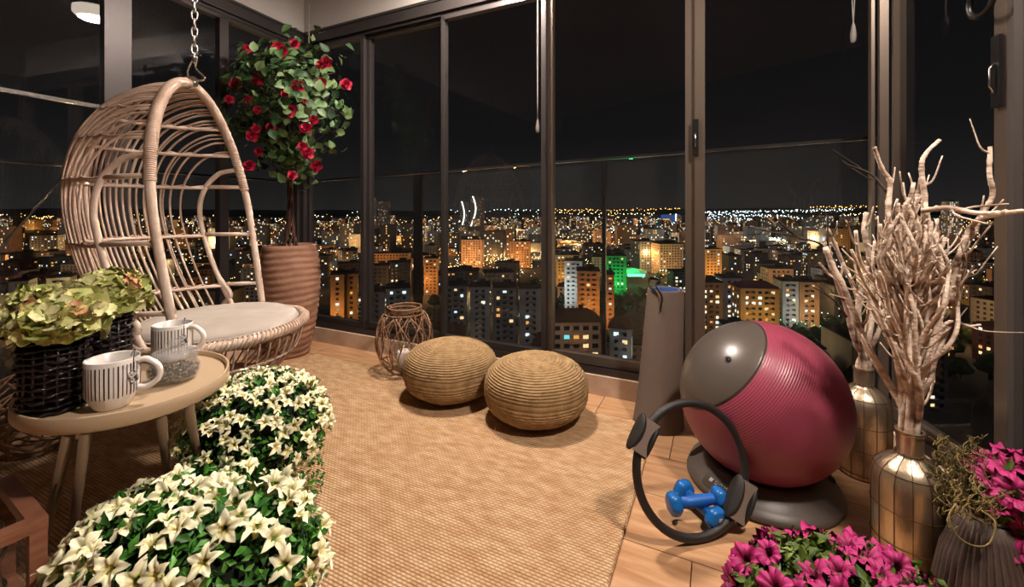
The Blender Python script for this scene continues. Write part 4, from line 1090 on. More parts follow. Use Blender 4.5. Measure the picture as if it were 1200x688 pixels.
for k in range(9):
    a = 2*pi*k/9; r0 = .055+.02*rt.random()
    P = [(r0*cos(a), r0*sin(a), 0), (r0*.55*cos(a+.8), r0*.55*sin(a+.8), .12), (.02*cos(a+2), .02*sin(a+2), .30), (.018*cos(a+3.2), .018*sin(a+3.2), .62), (.03*cos(a+4), .03*sin(a+4), 1.0), (.09*cos(a+4.3), .09*sin(a+4.3), 1.35)]
    MB().tube(bez(wobble(P, .012, 5, k), 6), [.0095*(1-.6*i/30) for i in range(31)], 7).build('trunk', M_trunk, tr)
def leaf_mesh(L, W_, mt, cup=.2, n=4, tipx=1.0):
    m = MB(); v = []
    for i in range(n+1):
        t = i/n; w = W_/2*sin(pi*min(1, t**.75*1.0))**.8 if 0 < i < n else .0008; z = -cup*L*t*t
        v += [(-w, L*t, z+w*.35), (0, L*t, z), (w, L*t, z+w*.35)]
    m.add(v, [(i*3+j, i*3+j+1, i*3+4+j, i*3+3+j) for i in range(n) for j in (0, 1)]); return m
leafm = [leaf_mesh(.085, .062, None, c).mesh('leaf', M_leafs[k % 3]) for k, c in enumerate((.15, .3, .05, .25, .4, .2))]
def rose_mesh(R_, mt):
    m = MB(); g = random.Random(5)
    for ring, (n, rr, zz, tilt) in enumerate(((5, 1.0, 0, .45), (5, .7, .15, .9), (4, .4, .22, 1.25))):
        for k in range(n):
            a = 2*pi*k/n+ring*.5; q = Matrix.Rotation(a, 3, 'Z') @ Matrix.Rotation(-tilt, 3, 'Y'); w = R_*.62*(.6+.4*rr); L_ = R_*(.55+.45*rr)
            v = [Vector((L_*u, w*s*sin(pi*(.12+.76*u))*.9, .12*R_*sin(u*3+s)+R_*.12*abs(s))) for u in (0, .4, .75, 1) for s in (-1, 0, 1)]
            m.add([q @ p+Vector((0, 0, zz*R_)) for p in v], [(i*3+j, i*3+3+j, i*3+4+j, i*3+1+j) for i in range(3) for j in (0, 1)])
    return m
rosem = [rose_mesh(.040, M_rose).mesh('blossom', M_rose), rose_mesh(.052, M_rose).mesh('blossom', M_rose)]
FCn = Vector((-1.74, 3.36, 2.02))
def okpt(p, m=.05): return nb_.dot(p-A) > m and nl_.dot(p-A) > m and p.z < 2.98
def crown(g):
    while True:
        d = Vector((g.gauss(0, 1), g.gauss(0, 1), g.gauss(0, 1))).normalized()
        r = g.uniform(.62, 1.0); z = d.z
        R_ = Vector((.40, .36, .60)); p = FCn+Vector((d.x*R_.x, d.y*R_.y, d.z*R_.z))*r
        if p.z < 1.75: p += Vector((FCn.x-p.x, FCn.y-p.y, 0))*.15
        nz_ = noise.noise(p*3.2)
        if nz_ < -.12 and g.random() < .8: continue
        if okpt(p, .06): return p, d
tw = MB()
stuffL = MB()
nl = 0
anch = []
for k in range(95):
    p, d = crown(rt); anch.append((p, d))
    base = Vector((FCn.x+d.x*.03, FCn.y+d.y*.03, min(max(p.z-.25, 1.55), 2.2)))
    tw.tube(bez(wobble([base-oT, (base+p)/2+Vector((0, 0, .06))-oT, p-oT], .03, 4, k), 4), .003, 4)
tw.build('twigs', M_trunk, tr)['kind'] = 'stuff'
extra = [MB(), MB(), MB()]
for k in range(1150):
    p, d = rt.choice(anch); p = p+Vector((rt.gauss(0, .055), rt.gauss(0, .05), rt.gauss(0, .06)))
    if not okpt(p, .045): continue
    out = (d+Vector((rt.gauss(0, .5), rt.gauss(0, .5)-.25, rt.gauss(0, .5)))).normalized()
    q = out.to_track_quat('Z', 'Y').to_matrix() @ Matrix.Rotation(rt.uniform(0, 2*pi), 3, 'Z')
    s = rt.uniform(.7, 1.15)
    if nl < 290 and p.y < FCn.y+.05:
        Mx = q.to_4x4(); Mx.translation = p-oT
        inst('leaf', rt.choice(leafm), tr, mat=Mx @ Matrix.Scale(s, 4)); nl += 1
    else:
        l = leaf_mesh(.085*s, .062*s, None, .2, 3); k3 = rt.randrange(3)
        extra[k3].add([q @ Vector(v)+p-oT for v in l.v], l.f)
for k3, m in enumerate(extra): m.build('leaves', M_leafs[k3], tr)['kind'] = 'stuff'
rosepx = [(290, 57), (326, 56), (345, 52), (301, 94), (303, 130), (296, 160), (292, 117), (334, 110), (357, 120), (340, 130), (369, 141), (359, 152), (376, 75), (384, 74), (378, 96), (405, 100), (355, 172), (372, 195), (305, 178),
          (293, 196), (268, 117), (275, 98), (342, 206), (360, 180), (318, 150), (350, 100), (300, 150), (330, 60)]
for k, (x, y) in enumerate(rosepx):
    Yr = 3.02+.05*rt.random()+.0008*abs(x-340)*3; p = at(x, y, Yr)
    if not okpt(p, .05): p = at(x, y, Yr-.15)
    nrm = (Vector((0, 0, 1.6))-p+Vector((rt.gauss(0, 1), 0, rt.gauss(0, 1)))).normalized(); Mx = frame_of(nrm, rt.random()*6).to_4x4(); Mx.translation = p-oT
    inst('blossom', rosem[k % 2], tr, mat=Mx)

# ================================================================== ROUND TRAY TABLE
M_tbl = mat('table_beige', srgb(190, 166, 136), .45, 0, bump=.02); M_leg = mat('table_leg', srgb(124, 102, 80), .45)
TC = Vector((-1.312, 1.475, 0)); e1 = Vector((.72, -.69, 0)).normalized(); e2 = Vector((.69, .72, 0)).normalized()
TA, TB = .318, .278; TZ = .62
tb_ = empty('tray_table', TC, label='beige oval tray table on slim splayed legs at the left', cat='table')
def ell(r, z, a): return e1*(TA*r*cos(a))+e2*(TB*r*sin(a))+Vector((0, 0, z))
m = MB(); n = 96; prof = [(.0, TZ-.04), (.93, TZ-.047), (.985, TZ-.045), (1.0, TZ-.038), (1.0, TZ-.003), (.995, TZ), (.975, TZ), (.968, TZ-.004), (.965, TZ-.018), (.0, TZ-.018)]
v = [ell(max(r, .001), z, 2*pi*k/n) for r, z in prof for k in range(n)]
m.add(v, [(j*n+k, j*n+(k+1) % n, (j+1)*n+(k+1) % n, (j+1)*n+k) for j in range(len(prof)-1) for k in range(n)])
m.build('tray_top', M_tbl, tb_, auto=40)
for (tx, ty, fx, fy) in ((98, 520, 78, 664), (84, 522, 44, 668), (226, 470, 240, 590), (190, 486, 200, 592)):
    a_ = fl(tx, ty, TZ-.055) if False else None
legs = [((99, 508), (80, 664)), ((81, 508), (46, 660)), ((222, 475), (241, 590)), ((189, 487), (199, 585))]
for (t_, f_) in legs:
    zt2 = TZ-.046; p0 = fl(t_[0], t_[1], zt2); p1_ = fl(f_[0], f_[1], 0)
    # keep the leg top inside the tray outline
    r_ = Vector((p0.x-TC.x, p0.y-TC.y, 0)); k_ = sqrt((r_.dot(e1)/TA)**2+(r_.dot(e2)/TB)**2)
    if k_ > .95: p0 = TC+r_*(.95/k_)+Vector((0, 0, zt2))
    MB().tube([p0-TC, p1_-TC], [.0145, .0105], 14).build('leg', M_leg, tb_)
ZT_ = TZ-.0175

# mugs
M_cer = mat('mug_ceramic', srgb(232, 226, 220), .22, coat=.3); M_str = mat('mug_stripe', srgb(40, 38, 38), .3)
def mug(x, y, r, h, hd, label, seed):
    t = empty('striped_mug', (x, y, ZT_+.001), label=label, cat='mug')
    prof = [(.0005, .0), (r*.62, .0), (r*.68, .004), (r*.90, h*.22), (r*.985, h*.30), (r, h*.5), (r, h*.985), (r*.985, h), (r*.95, h*.99), (r*.94, h*.5), (r*.85, h*.25), (r*.6, .012), (.0005, .012)]
    MB().lathe(prof, 56).build('mug_body', M_cer, t)
    n = 40; stp = MB(); hang = hd
    for k in range(n):
        a = 2*pi*k/n
        if abs((a-hang+pi) % (2*pi)-pi) < .12: continue
        w = .022*(1+.30*sin(k*2.3)); z0, z1 = h*(.27+.012*sin(k*1.7)), h*.90; b = len(stp.v)
        for z in (z0, h*.32, h*.6, z1):
            rr = r*(1.004 if z > h*.45 else .99 if z > h*.3 else .965)+.0006
            for s in (-1, 1): stp.v.append((rr*cos(a+s*w), rr*sin(a+s*w), z))
        for j in range(3): stp.f.append((b+2*j, b+2*j+1, b+2*j+3, b+2*j+2)); stp.m.append(0)
    stp.build('stripes', M_str, t)['kind'] = 'stuff'
    dx = Vector((cos(hd), sin(hd), 0))
    P = bez([dx*(r*.96)+Vector((0, 0, h*.88)), dx*(r+.020)+Vector((0, 0, h*.90)), dx*(r+.050)+Vector((0, 0, h*.72)), dx*(r+.050)+Vector((0, 0, h*.48)), dx*(r+.022)+Vector((0, 0, h*.33)), dx*(r*.95)+Vector((0, 0, h*.34))], 7)
    MB().tube(P, .0105, 10, flat=.8).build('handle', M_cer, t)
    # tea tag hanging on a thread
    a = hd-.45; q = Vector((cos(a), sin(a), 0))*(r+.002)
    MB().tube(bez([q*.9+Vector((0, 0, h+.006)), q*.97+Vector((.01, 0, h+.028)), q+Vector((.004, 0, h+.004)), q*1.03+Vector((0, 0, h*.72))], 6), .0011, 5).build('thread', M_black, t)
    o = MB().box((0, 0, 0), (.024, .001, .038)).build('tea_tag', mat('tag_card', srgb(190, 186, 182), .7, 0, col2=srgb(60, 58, 60), scale=120, contrast=(.5, .55)), t, False)
    o.matrix_local = frame_at(q*1.05+Vector((0, 0, h*.62)), Vector((0, 0, 1)), q) @ Matrix.Rotation(.35, 4, 'Y')
    return t
mug(-1.217, 1.30, .065, .148, .35, 'white mug with black stripes at the front of the tray table', 1)
mug(-1.345, 1.69, .066, .148, .05, 'white mug with black stripes behind the glass jar', 2)
# glass jar of tea
jx, jy = -1.185, 1.495
t = empty('glass_jar', (jx, jy, ZT_+.001), label='round lidded glass jar of dried tea on the tray table', cat='jar')
prof = [(.0005, .004), (.05, .002), (.068, .010), (.075, .03), (.075, .05), (.066, .066), (.064, .085), (.061, .085), (.063, .064), (.071, .048), (.071, .03), (.064, .014), (.0005, .010)]
M_jar = glassmat('jar_glass', (.94, .94, .94), 1.0, .01, .14)
MB().lathe(prof, 44).build('jar_body', M_jar, t)
MB().lathe([(.070, .084), (.073, .088), (.072, .093), (.055, .105), (.030, .110), (.012, .112), (.009, .118), (.018, .126), (.020, .134), (.013, .141), (.0005, .143)], 40).build('lid', glassmat('lid_glass', (.93, .93, .93), 1.0, .02, .26), t)
tm = MB(); g = random.Random(4)
for k in range(520):
    a = g.uniform(0, 2*pi); z = .013+.034*g.random(); rm_ = .062 if z < .02 else .069; r = rm_*sqrt(g.random())
    q = frame_of((g.gauss(0, 1), g.gauss(0, 1), g.gauss(0, 1)))
    tm.box((r*cos(a), r*sin(a), z), (.0085*g.uniform(.5, 1), .005, .002), q, g.randrange(3))
tea = tag(tm.build('dried_tea', [mat('tea_brown', srgb(84, 62, 42), .9), mat('tea_dark', srgb(46, 34, 26), .9), mat('tea_straw', srgb(168, 144, 96), .9)], None, False, loc=(jx, jy, ZT_+.001)), 'dried tea leaves and petals inside the glass jar', 'tea', kind='stuff')

# ================================================================== HYDRANGEAS IN BLACK BASKETS
M_bask = mat('black_wicker', srgb(34, 24, 24), .28, 0, col2=srgb(20, 13, 14), scale=20, coat=.3, bump=.3, bscale=50)
def basket(x, y, r, h, label, seed):
    g = random.Random(seed); t = empty('woven_basket', (x, y, ZT_+.001), label=label, cat='basket')
    MB().lathe([(.0005, .001), (r*.90, .001), (r*.90, h*.97), (r*.86, h*.97), (r*.86, h*.9), (.0005, h*.9)], 36).build('liner', mat('liner', srgb(12, 9, 9), .6), t)
    rows = 13
    for k in range(rows):
        z = .008+(h-.014)*k/(rows-1); ph_ = k*pi+g.random(); nw = 9
        P = []
        for j in range(72):
            a = 2*pi*j/72; P.append(((r+.004*sin(a*nw+ph_))*cos(a), (r+.004*sin(a*nw+ph_))*sin(a), z+.007*noise.noise(Vector((cos(a)*2.5, sin(a)*2.5, k*1.7+seed)))))
        MB().tube(P, [.0058*(1+.5*noise.noise(Vector((j*.3, k, seed)))) for j in range(72)], 6, closed=True, flat=.7).build('strand', M_bask, t)
    for k in range(18):
        a = 2*pi*k/18; MB().tube([(r*.965*cos(a), r*.965*sin(a), .004), (r*.965*cos(a+.05), r*.965*sin(a+.05), h)], .005, 5).build('stake', M_bask, t)
    return t
hv = [mat('hydrangea_'+n, c, .6, 0, col2=c2, scale=s, contrast=(.35, .7)) for n, c, c2, s in (('cream', srgb(216, 208, 158), srgb(180, 186, 116), 22), ('lime', srgb(168, 174, 92), srgb(206, 202, 140), 20),
      ('olive', srgb(128, 142, 66), srgb(178, 178, 104), 22), ('blush', srgb(196, 168, 110), srgb(158, 66, 56), 26))]
def floret(s, seed):
    g = random.Random(seed); m = MB()
    for k in range(4):
        a = k*pi/2+g.uniform(-.12, .12); q = Matrix.Rotation(a, 3, 'Z') @ Matrix.Rotation(-g.uniform(.15, .7), 3, 'Y'); w = s*g.uniform(.5, .62); v = []
        for i, u in enumerate((0, .35, .7, 1)):
            wd = w*(.15, .85, 1.0, .45)[i]
            for sg in (-1, -.5, 0, .5, 1): v.append(q @ Vector((s*u*(1-.12*abs(sg)), wd*sg, s*(.10*sin(sg*5+seed+i)+.16*u*u*(-1)**seed+.08*abs(sg)))))
        m.add(v, [(i*5+j, i*5+5+j, i*5+6+j, i*5+1+j) for i in range(3) for j in range(4)])
    return m
fm_ = [floret(.034+.004*(k % 3), k).mesh('floret', hv[(0, 1, 2, 3, 0, 1, 0, 2)[k]]) for k in range(8)]
M_stem = mat('green_stem', srgb(58, 84, 30), .7)
def hydrangea(x, y, z, rx, rz, n, label, seed):
    g = random.Random(seed); t = empty('hydrangea_bouquet', (x, y, z), label=label, cat='flowers')
    for k in range(5):
        a = k*1.3; MB().tube([(.02*cos(a), .02*sin(a), -.10), (rx*.3*cos(a), rx*.3*sin(a), rz*.4)], .004, 6).build('stem', M_stem, t)
    MB().lathe([(.001, -rz*.35), (rx*.6, -rz*.2), (rx*.78, rz*.2), (rx*.55, rz*.62), (.001, rz*.74)], 16).build('flower_core', hv[2], t)
    for k in range(n):
        zf = 1-(k+.5)/n*1.38; a = k*2.39996; rr = sqrt(max(0, 1-zf*zf)); d = Vector((rr*cos(a), rr*sin(a), zf)); s = g.uniform(.86, 1.06)
        lump = 1+.10*noise.noise(d*2.6+Vector((seed, 0, 0)))
        p = Vector((d.x*rx, d.y*rx, d.z*rz))*s*lump; nrm = (d+Vector((g.gauss(0, .3), g.gauss(0, .3), g.gauss(0, .3)))).normalized()
        Mx = frame_of(nrm, g.uniform(0, 6)).to_4x4(); Mx.translation = p
        inst('floret', g.choice(fm_), t, mat=Mx @ Matrix.Scale(g.uniform(.75, 1.1), 4))
b1 = Vector((-1.378, 1.285)); b2_ = Vector((-1.428, 1.50))
basket(b1.x, b1.y, .074, .235, 'black woven basket pot under the larger front hydrangea', 1)
basket(b2_.x, b2_.y, .068, .235, 'black woven basket pot under the rear hydrangea, behind the front mug', 2)
hydrangea(-1.382, 1.28, ZT_+.265, .118, .085, 120, 'large green and cream hydrangea head with red tinge above the front basket', 3)
hydrangea(-1.425, 1.505, ZT_+.285, .098, .085, 100, 'smaller green hydrangea head with orange tinge behind the front one', 8)

# ================================================================== PETUNIAS
def petal_color(name, rim, mid, throat, vein, r0, r1):
    m = bpy.data.materials.new(name); m.use_nodes = True; t = m.node_tree; p = t.nodes['Principled BSDF']; p.inputs['Roughness'].default_value = .6
    co = t.nodes.new('ShaderNodeTexCoord'); sp_ = t.nodes.new('ShaderNodeSeparateXYZ'); t.links.new(co.outputs['Object'], sp_.inputs[0])
    r = mth(t, 'SQRT', mth(t, 'ADD', mth(t, 'MULTIPLY', sp_.outputs['X'], sp_.outputs['X']), mth(t, 'MULTIPLY', sp_.outputs['Y'], sp_.outputs['Y'])))
    rp = t.nodes.new('ShaderNodeValToRGB'); e = rp.color_ramp.elements; e[0].position = .12; e[0].color = throat; e[1].position = .9; e[1].color = rim; e.new(.45).color = mid
    t.links.new(mth(t, 'MULTIPLY', r, 1/r1), rp.inputs[0])
    a = mth(t, 'ARCTAN2', sp_.outputs['Y'], sp_.outputs['X']); v = mth(t, 'POWER', mth(t, 'ABSOLUTE', mth(t, 'SINE', mth(t, 'MULTIPLY', a, 12.5))), 6.0)
    mx = t.nodes.new('ShaderNodeMix'); mx.data_type = 'RGBA'; t.links.new(mth(t, 'MULTIPLY', v, .35), mx.inputs[0]); t.links.new(rp.outputs[0], mx.inputs[6]); mx.inputs[7].default_value = vein
    oi = t.nodes.new('ShaderNodeObjectInfo'); hs = t.nodes.new('ShaderNodeHueSaturation'); mr = t.nodes.new('ShaderNodeMapRange'); mr.inputs['To Min'].default_value = .88; mr.inputs['To Max'].default_value = 1.06
    t.links.new(oi.outputs['Random'], mr.inputs[0]); t.links.new(mr.outputs[0], hs.inputs['Value']); t.links.new(mx.outputs[2], hs.inputs['Color']); t.links.new(hs.outputs[0], p.inputs['Base Color'])
    return m
M_wp = petal_color('petunia_white', srgb(244, 240, 206), srgb(240, 236, 190), srgb(222, 206, 70), srgb(232, 226, 176), 0, .030)
M_pp = petal_color('petunia_magenta', srgb(178, 32, 110), srgb(146, 16, 82), srgb(80, 4, 40), srgb(112, 8, 58), 0, .034)
def petunia(R_, ruff, seed, depth, star):
    g = random.Random(seed); m = MB(); n = 40; v = []
    for (u, zz) in ((.10, -depth), (.18, -depth*.5), (.32, -depth*.15), (.62, .0), (.85, .02), (1.0, .0)):
        for k in range(n):
            a = 2*pi*k/n; c = abs(cos(2.5*a)) if star < .3 else (1-abs(sin(2.5*a)))**.85; lob = (1-star)+star*c
            rr = R_*u*(lob if u > .3 else 1)*(1+.05*sin(a*3+seed))
            z = R_*(zz+ruff*u*u*(sin(5*a+seed)*.18+sin(11*a+seed*2)*.16)+.12*u*u*(1-c)) 
            v.append((rr*cos(a), rr*sin(a), z-R_*.18*(u**3)*c))
    m.add(v, [(j*n+k, j*n+(k+1) % n, (j+1)*n+(k+1) % n, (j+1)*n+k) for j in range(5) for k in range(n)])
    return m
wpet = [petunia(.043, .5, k, .7, .50).mesh('petunia_flower', M_wp) for k in range(4)]
ppet = [petunia(.043, 1.0, k, 1.0, .16).mesh('petunia_flower', M_pp) for k in range(4)]
M_fol = [mat('foliage_deep', srgb(36, 86, 28), .5, 0, col2=srgb(58, 120, 42), scale=30), mat('foliage_fresh', srgb(66, 132, 44), .5, 0, col2=srgb(98, 160, 60), scale=30)]
M_fol2 = [mat('foliage_olive', srgb(52, 74, 28), .5, 0, col2=srgb(88, 108, 44), scale=30), mat('foliage_yellow', srgb(120, 132, 56), .5, 0, col2=srgb(90, 116, 44), scale=30)]
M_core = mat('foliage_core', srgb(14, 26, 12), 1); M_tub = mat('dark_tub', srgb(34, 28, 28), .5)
def mound(name, c, rx, ry, zb, zt, nf, nleaf, pets, fols, label, seed, potr, flat=.35, bare=None, fs=1.0, leafL=.032, hide=None, zlow=None):
    """plant in a tub; c on the floor, blossoms between zb and zt"""
    g = random.Random(seed); t = empty(name, c, label=label, cat='plant')
    H = zt-zb
    MB().lathe([(.0005, 0), (potr*.8, 0), (potr, zb+.02), (potr*1.05, zb+.05), (potr*.98, zb+.05), (.0005, zb+.03)], 30).build('tub', M_tub, t)
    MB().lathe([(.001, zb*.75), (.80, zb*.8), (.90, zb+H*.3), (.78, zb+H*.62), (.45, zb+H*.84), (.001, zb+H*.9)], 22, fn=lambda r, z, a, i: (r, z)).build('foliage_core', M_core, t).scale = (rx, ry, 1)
    def surf(u, a, s):
        # u 0 (rim, low) .. 1 (top)
        th = u*pi/2; r = cos(th)**.62; z = zb+H*sin(th)**.9
        return Vector((rx*r*cos(a)*s, ry*r*sin(a)*s, z*(1 if s > .95 else s)))
    fl_ = [MB(), MB()]
    for k in range(nleaf):
        u = g.random()**1.2; a = g.uniform(0, 2*pi); s = g.uniform(.80, 1.02); p = surf(u, a, s)
        if g.random() < .22: p.z = g.uniform(zb*.35 if zlow is None else zlow, zb+.1); p.x = rx*.98*cos(a)*g.uniform(.9, 1.03); p.y = ry*.98*sin(a)*g.uniform(.9, 1.03)
        if hide and hide(p+Vector(c)): continue
        out = Vector((cos(a), sin(a), u*1.4)).normalized()+Vector((g.gauss(0, .6), g.gauss(0, .6), g.gauss(0, .6))); out.normalize()
        q = out.to_track_quat('Z', 'Y').to_matrix() @ Matrix.Rotation(g.uniform(0, 2*pi), 3, 'Z'); L_ = leafL*g.uniform(.7, 1.3); W_ = L_*.5
        fl_[g.random() < .35].add([q @ Vector(v)+p for v in ((0, 0, 0), (-W_/2, L_*.5, .15*L_), (0, L_*.55, 0), (W_/2, L_*.5, .15*L_), (0, L_, -.1*L_))], [(0, 2, 1), (0, 3, 2), (1, 2, 4), (2, 3, 4)])
    for k in (0, 1): fl_[k].build('foliage', fols[k], t)['kind'] = 'stuff'
    pts_ = []; tries = 0
    while len(pts_) < nf and tries < nf*60:
        tries += 1
        u = g.random()**1.0; a = g.uniform(0, 2*pi); p = surf(u, a, g.uniform(.98, 1.08))
        if g.random() < .24: p.z = g.uniform(zb*.4 if zlow is None else zlow, zb+.1); u = 0
        if bare and bare(p+Vector(c)) and g.random() < .9: continue
        if hide and hide(p+Vector(c)): continue
        if noise.noise(p*9+Vector((seed, 0, 0))) < -.42: continue
        if any((p-q_).length < .036*fs for q_ in pts_): continue
        pts_.append(p)
        out = Vector((cos(a)*rx, sin(a)*ry, .0)).normalized()*(1-u*.8)+Vector((0, 0, .35+u)); out = (out.normalized()+Vector((g.gauss(0, .5)-.10*c[0], g.gauss(0, .5)-.15, g.gauss(0, .4)+.15))).normalized()
        Mx = frame_of(out, g.uniform(0, 6)).to_4x4(); Mx.translation = p+out*.018
        inst('petunia_flower', g.choice(pets), t, mat=Mx @ Matrix.Scale(fs*g.uniform(.8, 1.12), 4))
    return t
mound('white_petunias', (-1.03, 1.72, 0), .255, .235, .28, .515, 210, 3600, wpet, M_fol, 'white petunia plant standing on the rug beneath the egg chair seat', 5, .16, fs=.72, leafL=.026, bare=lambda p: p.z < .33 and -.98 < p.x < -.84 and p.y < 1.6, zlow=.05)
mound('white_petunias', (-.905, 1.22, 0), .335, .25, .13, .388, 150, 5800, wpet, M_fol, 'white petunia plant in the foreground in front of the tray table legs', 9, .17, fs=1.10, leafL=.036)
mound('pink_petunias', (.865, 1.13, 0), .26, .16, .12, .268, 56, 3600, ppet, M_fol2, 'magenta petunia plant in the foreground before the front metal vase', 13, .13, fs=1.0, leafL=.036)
# ribbed pot at the right with petunias and dried sprigs
M_rib = mat('ribbed_grey_pot', srgb(92, 76, 68), .7, 0, col2=srgb(70, 58, 52), scale=12, bump=.2)
qx, qy = 1.335, 1.20
t = empty('ribbed_pot', (qx, qy, 0), label='dark ribbed tapering pot at the right edge under magenta petunias', cat='pot')
MB().lathe([(.0005, .0), (.105, .0), (.112, .03), (.108, .12), (.092, .22), (.066, .30), (.048, .335), (.040, .335), (.038, .30), (.0005, .30)], 240, fn=lambda r, z, a, i: (r*(1+.045*cos(40*a)) if .01 < z and r > .045 else r, z)).build('pot_wall', M_rib, t)
for k in range(2):
    MB().tube([(.040*cos(a), .040*sin(a), .330+.01*k) for a in [2*pi*j/24 for j in range(24)]], .005, 6, closed=True).build('rim_wire', M_rib, t)
def rightok(p): return nr_.dot(p-B) < .03
mound('pink_petunias', (1.47, 1.20, 0), .125, .11, .33, .485, 46, 1600, ppet, M_fol2, 'magenta petunia plant at the right edge behind the ribbed pot', 17, .09, fs=.98, leafL=.034, hide=rightok, zlow=.22)
# dried curly sprigs
M_spr = mat('dried_sprig', srgb(128, 112, 66), .85, 0, col2=srgb(92, 80, 44), scale=30)
g = random.Random(21); m = MB(); base = Vector((1.345, 1.235, .30))
for k in range(64):
    tip = at(g.uniform(1092, 1150), g.uniform(512, 600), g.uniform(1.24, 1.38)) if k < 50 else at(g.uniform(1105, 1170), g.uniform(585, 620), 1.13)
    a_ = base+Vector((g.gauss(0, .014), g.gauss(0, .012), 0)); mid = (a_+tip)/2+Vector((g.gauss(0, .03), g.gauss(0, .03), .05+g.random()*.05)); P = bez([a_, mid, tip], 9)
    P = [p+Vector((sin(i*1.1+k)*.006, cos(i*1.3+k)*.006, sin(i*.9+k*2)*.007))*min(1, i/5) for i, p in enumerate(P)]
    m.tube(P, .0016, 4)
    for q in range(7):
        c = P[6+q*2 % 12+q if 6+q*2 % 12+q < len(P) else -1]; u = g.uniform(0, 6); R_ = g.uniform(.006, .014)
        m.tube([c+Vector((cos(u+w)*R_*(w/3), sin(u+w)*R_*(w/3)*.6, sin(u*2+w)*R_)) for w in (0, 1, 2, 3, 4)], .0013, 4)
P = bez([at(1120, 590, 1.12), at(1112, 606, 1.10), at(1122, 628, 1.08), at(1142, 640, 1.07), at(1160, 636, 1.07), at(1166, 612, 1.09), at(1150, 598, 1.12)], 8); m.tube(P, .0022, 5)
m.v = [tuple(Vector(v)-base) for v in m.v]
tag(m.build('dried_sprigs', M_spr, None, loc=base), 'tangle of dried curly sprigs sticking out of the dark ribbed pot', 'dried plant', kind='stuff')

# ================================================================== METAL VASES WITH BRANCHES
M_merc = mat('mercury_metal', srgb(206, 188, 160), .32, .9, col2=srgb(132, 98, 58), scale=7, bump=.25, bscale=40, contrast=(.42, .62), stretch=(1, 1, .45), rough2=.5, detail=8)
M_wire = mat('vase_wire', srgb(96, 72, 46), .5, .6)
def vase(x, y, r, label, tilt=0):
    t = empty('metal_vase', (x, y, 0), tilt, label=label, cat='vase')
    prof = [(.0005, 0), (r*.90, 0), (r*1.0, .008), (r*1.0, .30), (r*.985, .325), (r*.90, .352), (r*.70, .376), (r*.46, .390), (r*.37, .398), (r*.34, .41), (r*.345, .44), (r*.36, .470), (r*.38, .478), (r*.31, .478), (r*.30, .42), (.0005, .41)]
    MB().lathe(prof, 56, fn=lambda rr, z, a, i: (rr*(1+.010*noise.noise(Vector((cos(a)*2, sin(a)*2, z*9)))), z)).build('vase_body', M_merc, t, auto=60)
    for k in range(14):
        a = 2*pi*k/14; MB().tube([(q*1.012*cos(a), q*1.012*sin(a), z) for q, z in prof[1:10]], .0011, 5).build('wire', M_wire, t)
    for z, rr in ((.022, 1.012), (.13, 1.012), (.235, 1.012), (.352, .915), (.405, .375), (.47, .385)):
        MB().tube([(r*rr*cos(a), r*rr*sin(a), z) for a in [2*pi*k/40 for k in range(40)]], .0011, 5, closed=True).build('wire', M_wire, t)
    return t
V1 = Vector((1.305, 1.40, 0)); V2 = Vector((1.61, 1.955, 0))
vase(V1.x, V1.y, .100, 'aged metal wire bound vase in front, holding the large bundle of branches')
vase(V2.x, V2.y, .102, 'aged metal wire bound vase behind the exercise ball')
M_bark = mat('whitewashed_bark', srgb(226, 206, 186), .85, 0, col2=srgb(128, 98, 78), scale=11, bump=.5, bscale=45, stretch=(1, 1, 2.6), contrast=(.46, .70), rand=.10)
M_barkd = mat('dark_bark', srgb(48, 38, 32), .8, 0, col2=srgb(66, 50, 40), scale=30, bump=.4)
def branch(P, r0, r1, label, group=None, twigs=0, seed=0, m_=None, amp=.008, name='branch', cat='branch', cut=True):
    """P in world space; bottom first"""
    g = random.Random(seed); o_ = Vector(P[0]); t = empty(name, o_, label=label, cat=cat, group=group)
    Q = wobble(bez(P, 8), amp, 8, seed); n = len(Q)
    rr = [(r0+(r1-r0)*i/(n-1))*(1+.18*noise.noise(Vector((i*.9, seed, 0)))+(.22 if (i+seed) % 7 == 0 else 0)) for i in range(n)]
    MB().tube([q-o_ for q in Q], rr, 8).build('stem', m_ or M_bark, t)
    for k in range(twigs):
        i = g.randrange(int(n*.35), n-2); d = (Q[min(i+2, n-1)]-Q[i-1]).normalized(); s = d.cross(Vector((g.gauss(0, 1), g.gauss(0, 1), g.gauss(0, 1)))).normalized(); L_ = g.uniform(.04, .11)
        T = [Q[i], Q[i]+(s*.7+d*.5)*L_*.45, Q[i]+(s*.8+d*1.3)*L_*.8+Vector((0, 0, .01))]
        MB().tube([q-o_ for q in wobble(bez(T, 4), .004, 14, k+seed)], [rr[i]*.55*(1-.5*j/8) for j in range(9)], 6).build('twig', m_ or M_bark, t)
    return t
NK = Vector((V1.x, V1.y, .40)); g = random.Random(31)
LB_ = 'whitewashed birch branch standing in the front metal vase, one of a tangled bundle'
GB = 'branches bundled in the front metal vase'
def bpath(tx, ty, tY, mx_=None, nj=.012, k=0):
    b = NK+Vector((g.uniform(-.018, .018), g.uniform(-.018, .018), 0)); n = Vector((V1.x+g.uniform(-.02, .02), V1.y+g.uniform(-.02, .02), .50)); tip = at(tx, ty, tY)
    m1 = n.lerp(tip, .38)+Vector((g.gauss(0, .016), g.gauss(0, .02), 0)); m1.x = m1.x*.6+(V1.x+(tip.x-V1.x)*.22)*.4
    m2 = n.lerp(tip, .72)+Vector((g.gauss(0, .022), g.gauss(0, .025), 0))
    return [b, n, m1, m2, tip]
def wallok(P, m=.03):
    out = []
    for p in P:
        p = Vector(p)
        for n_, q in ((nr_, B), (nb_, A)):
            d = n_.dot(p-q)
            if d < m: p += n_*(m-d)
        out.append(p)
    return out
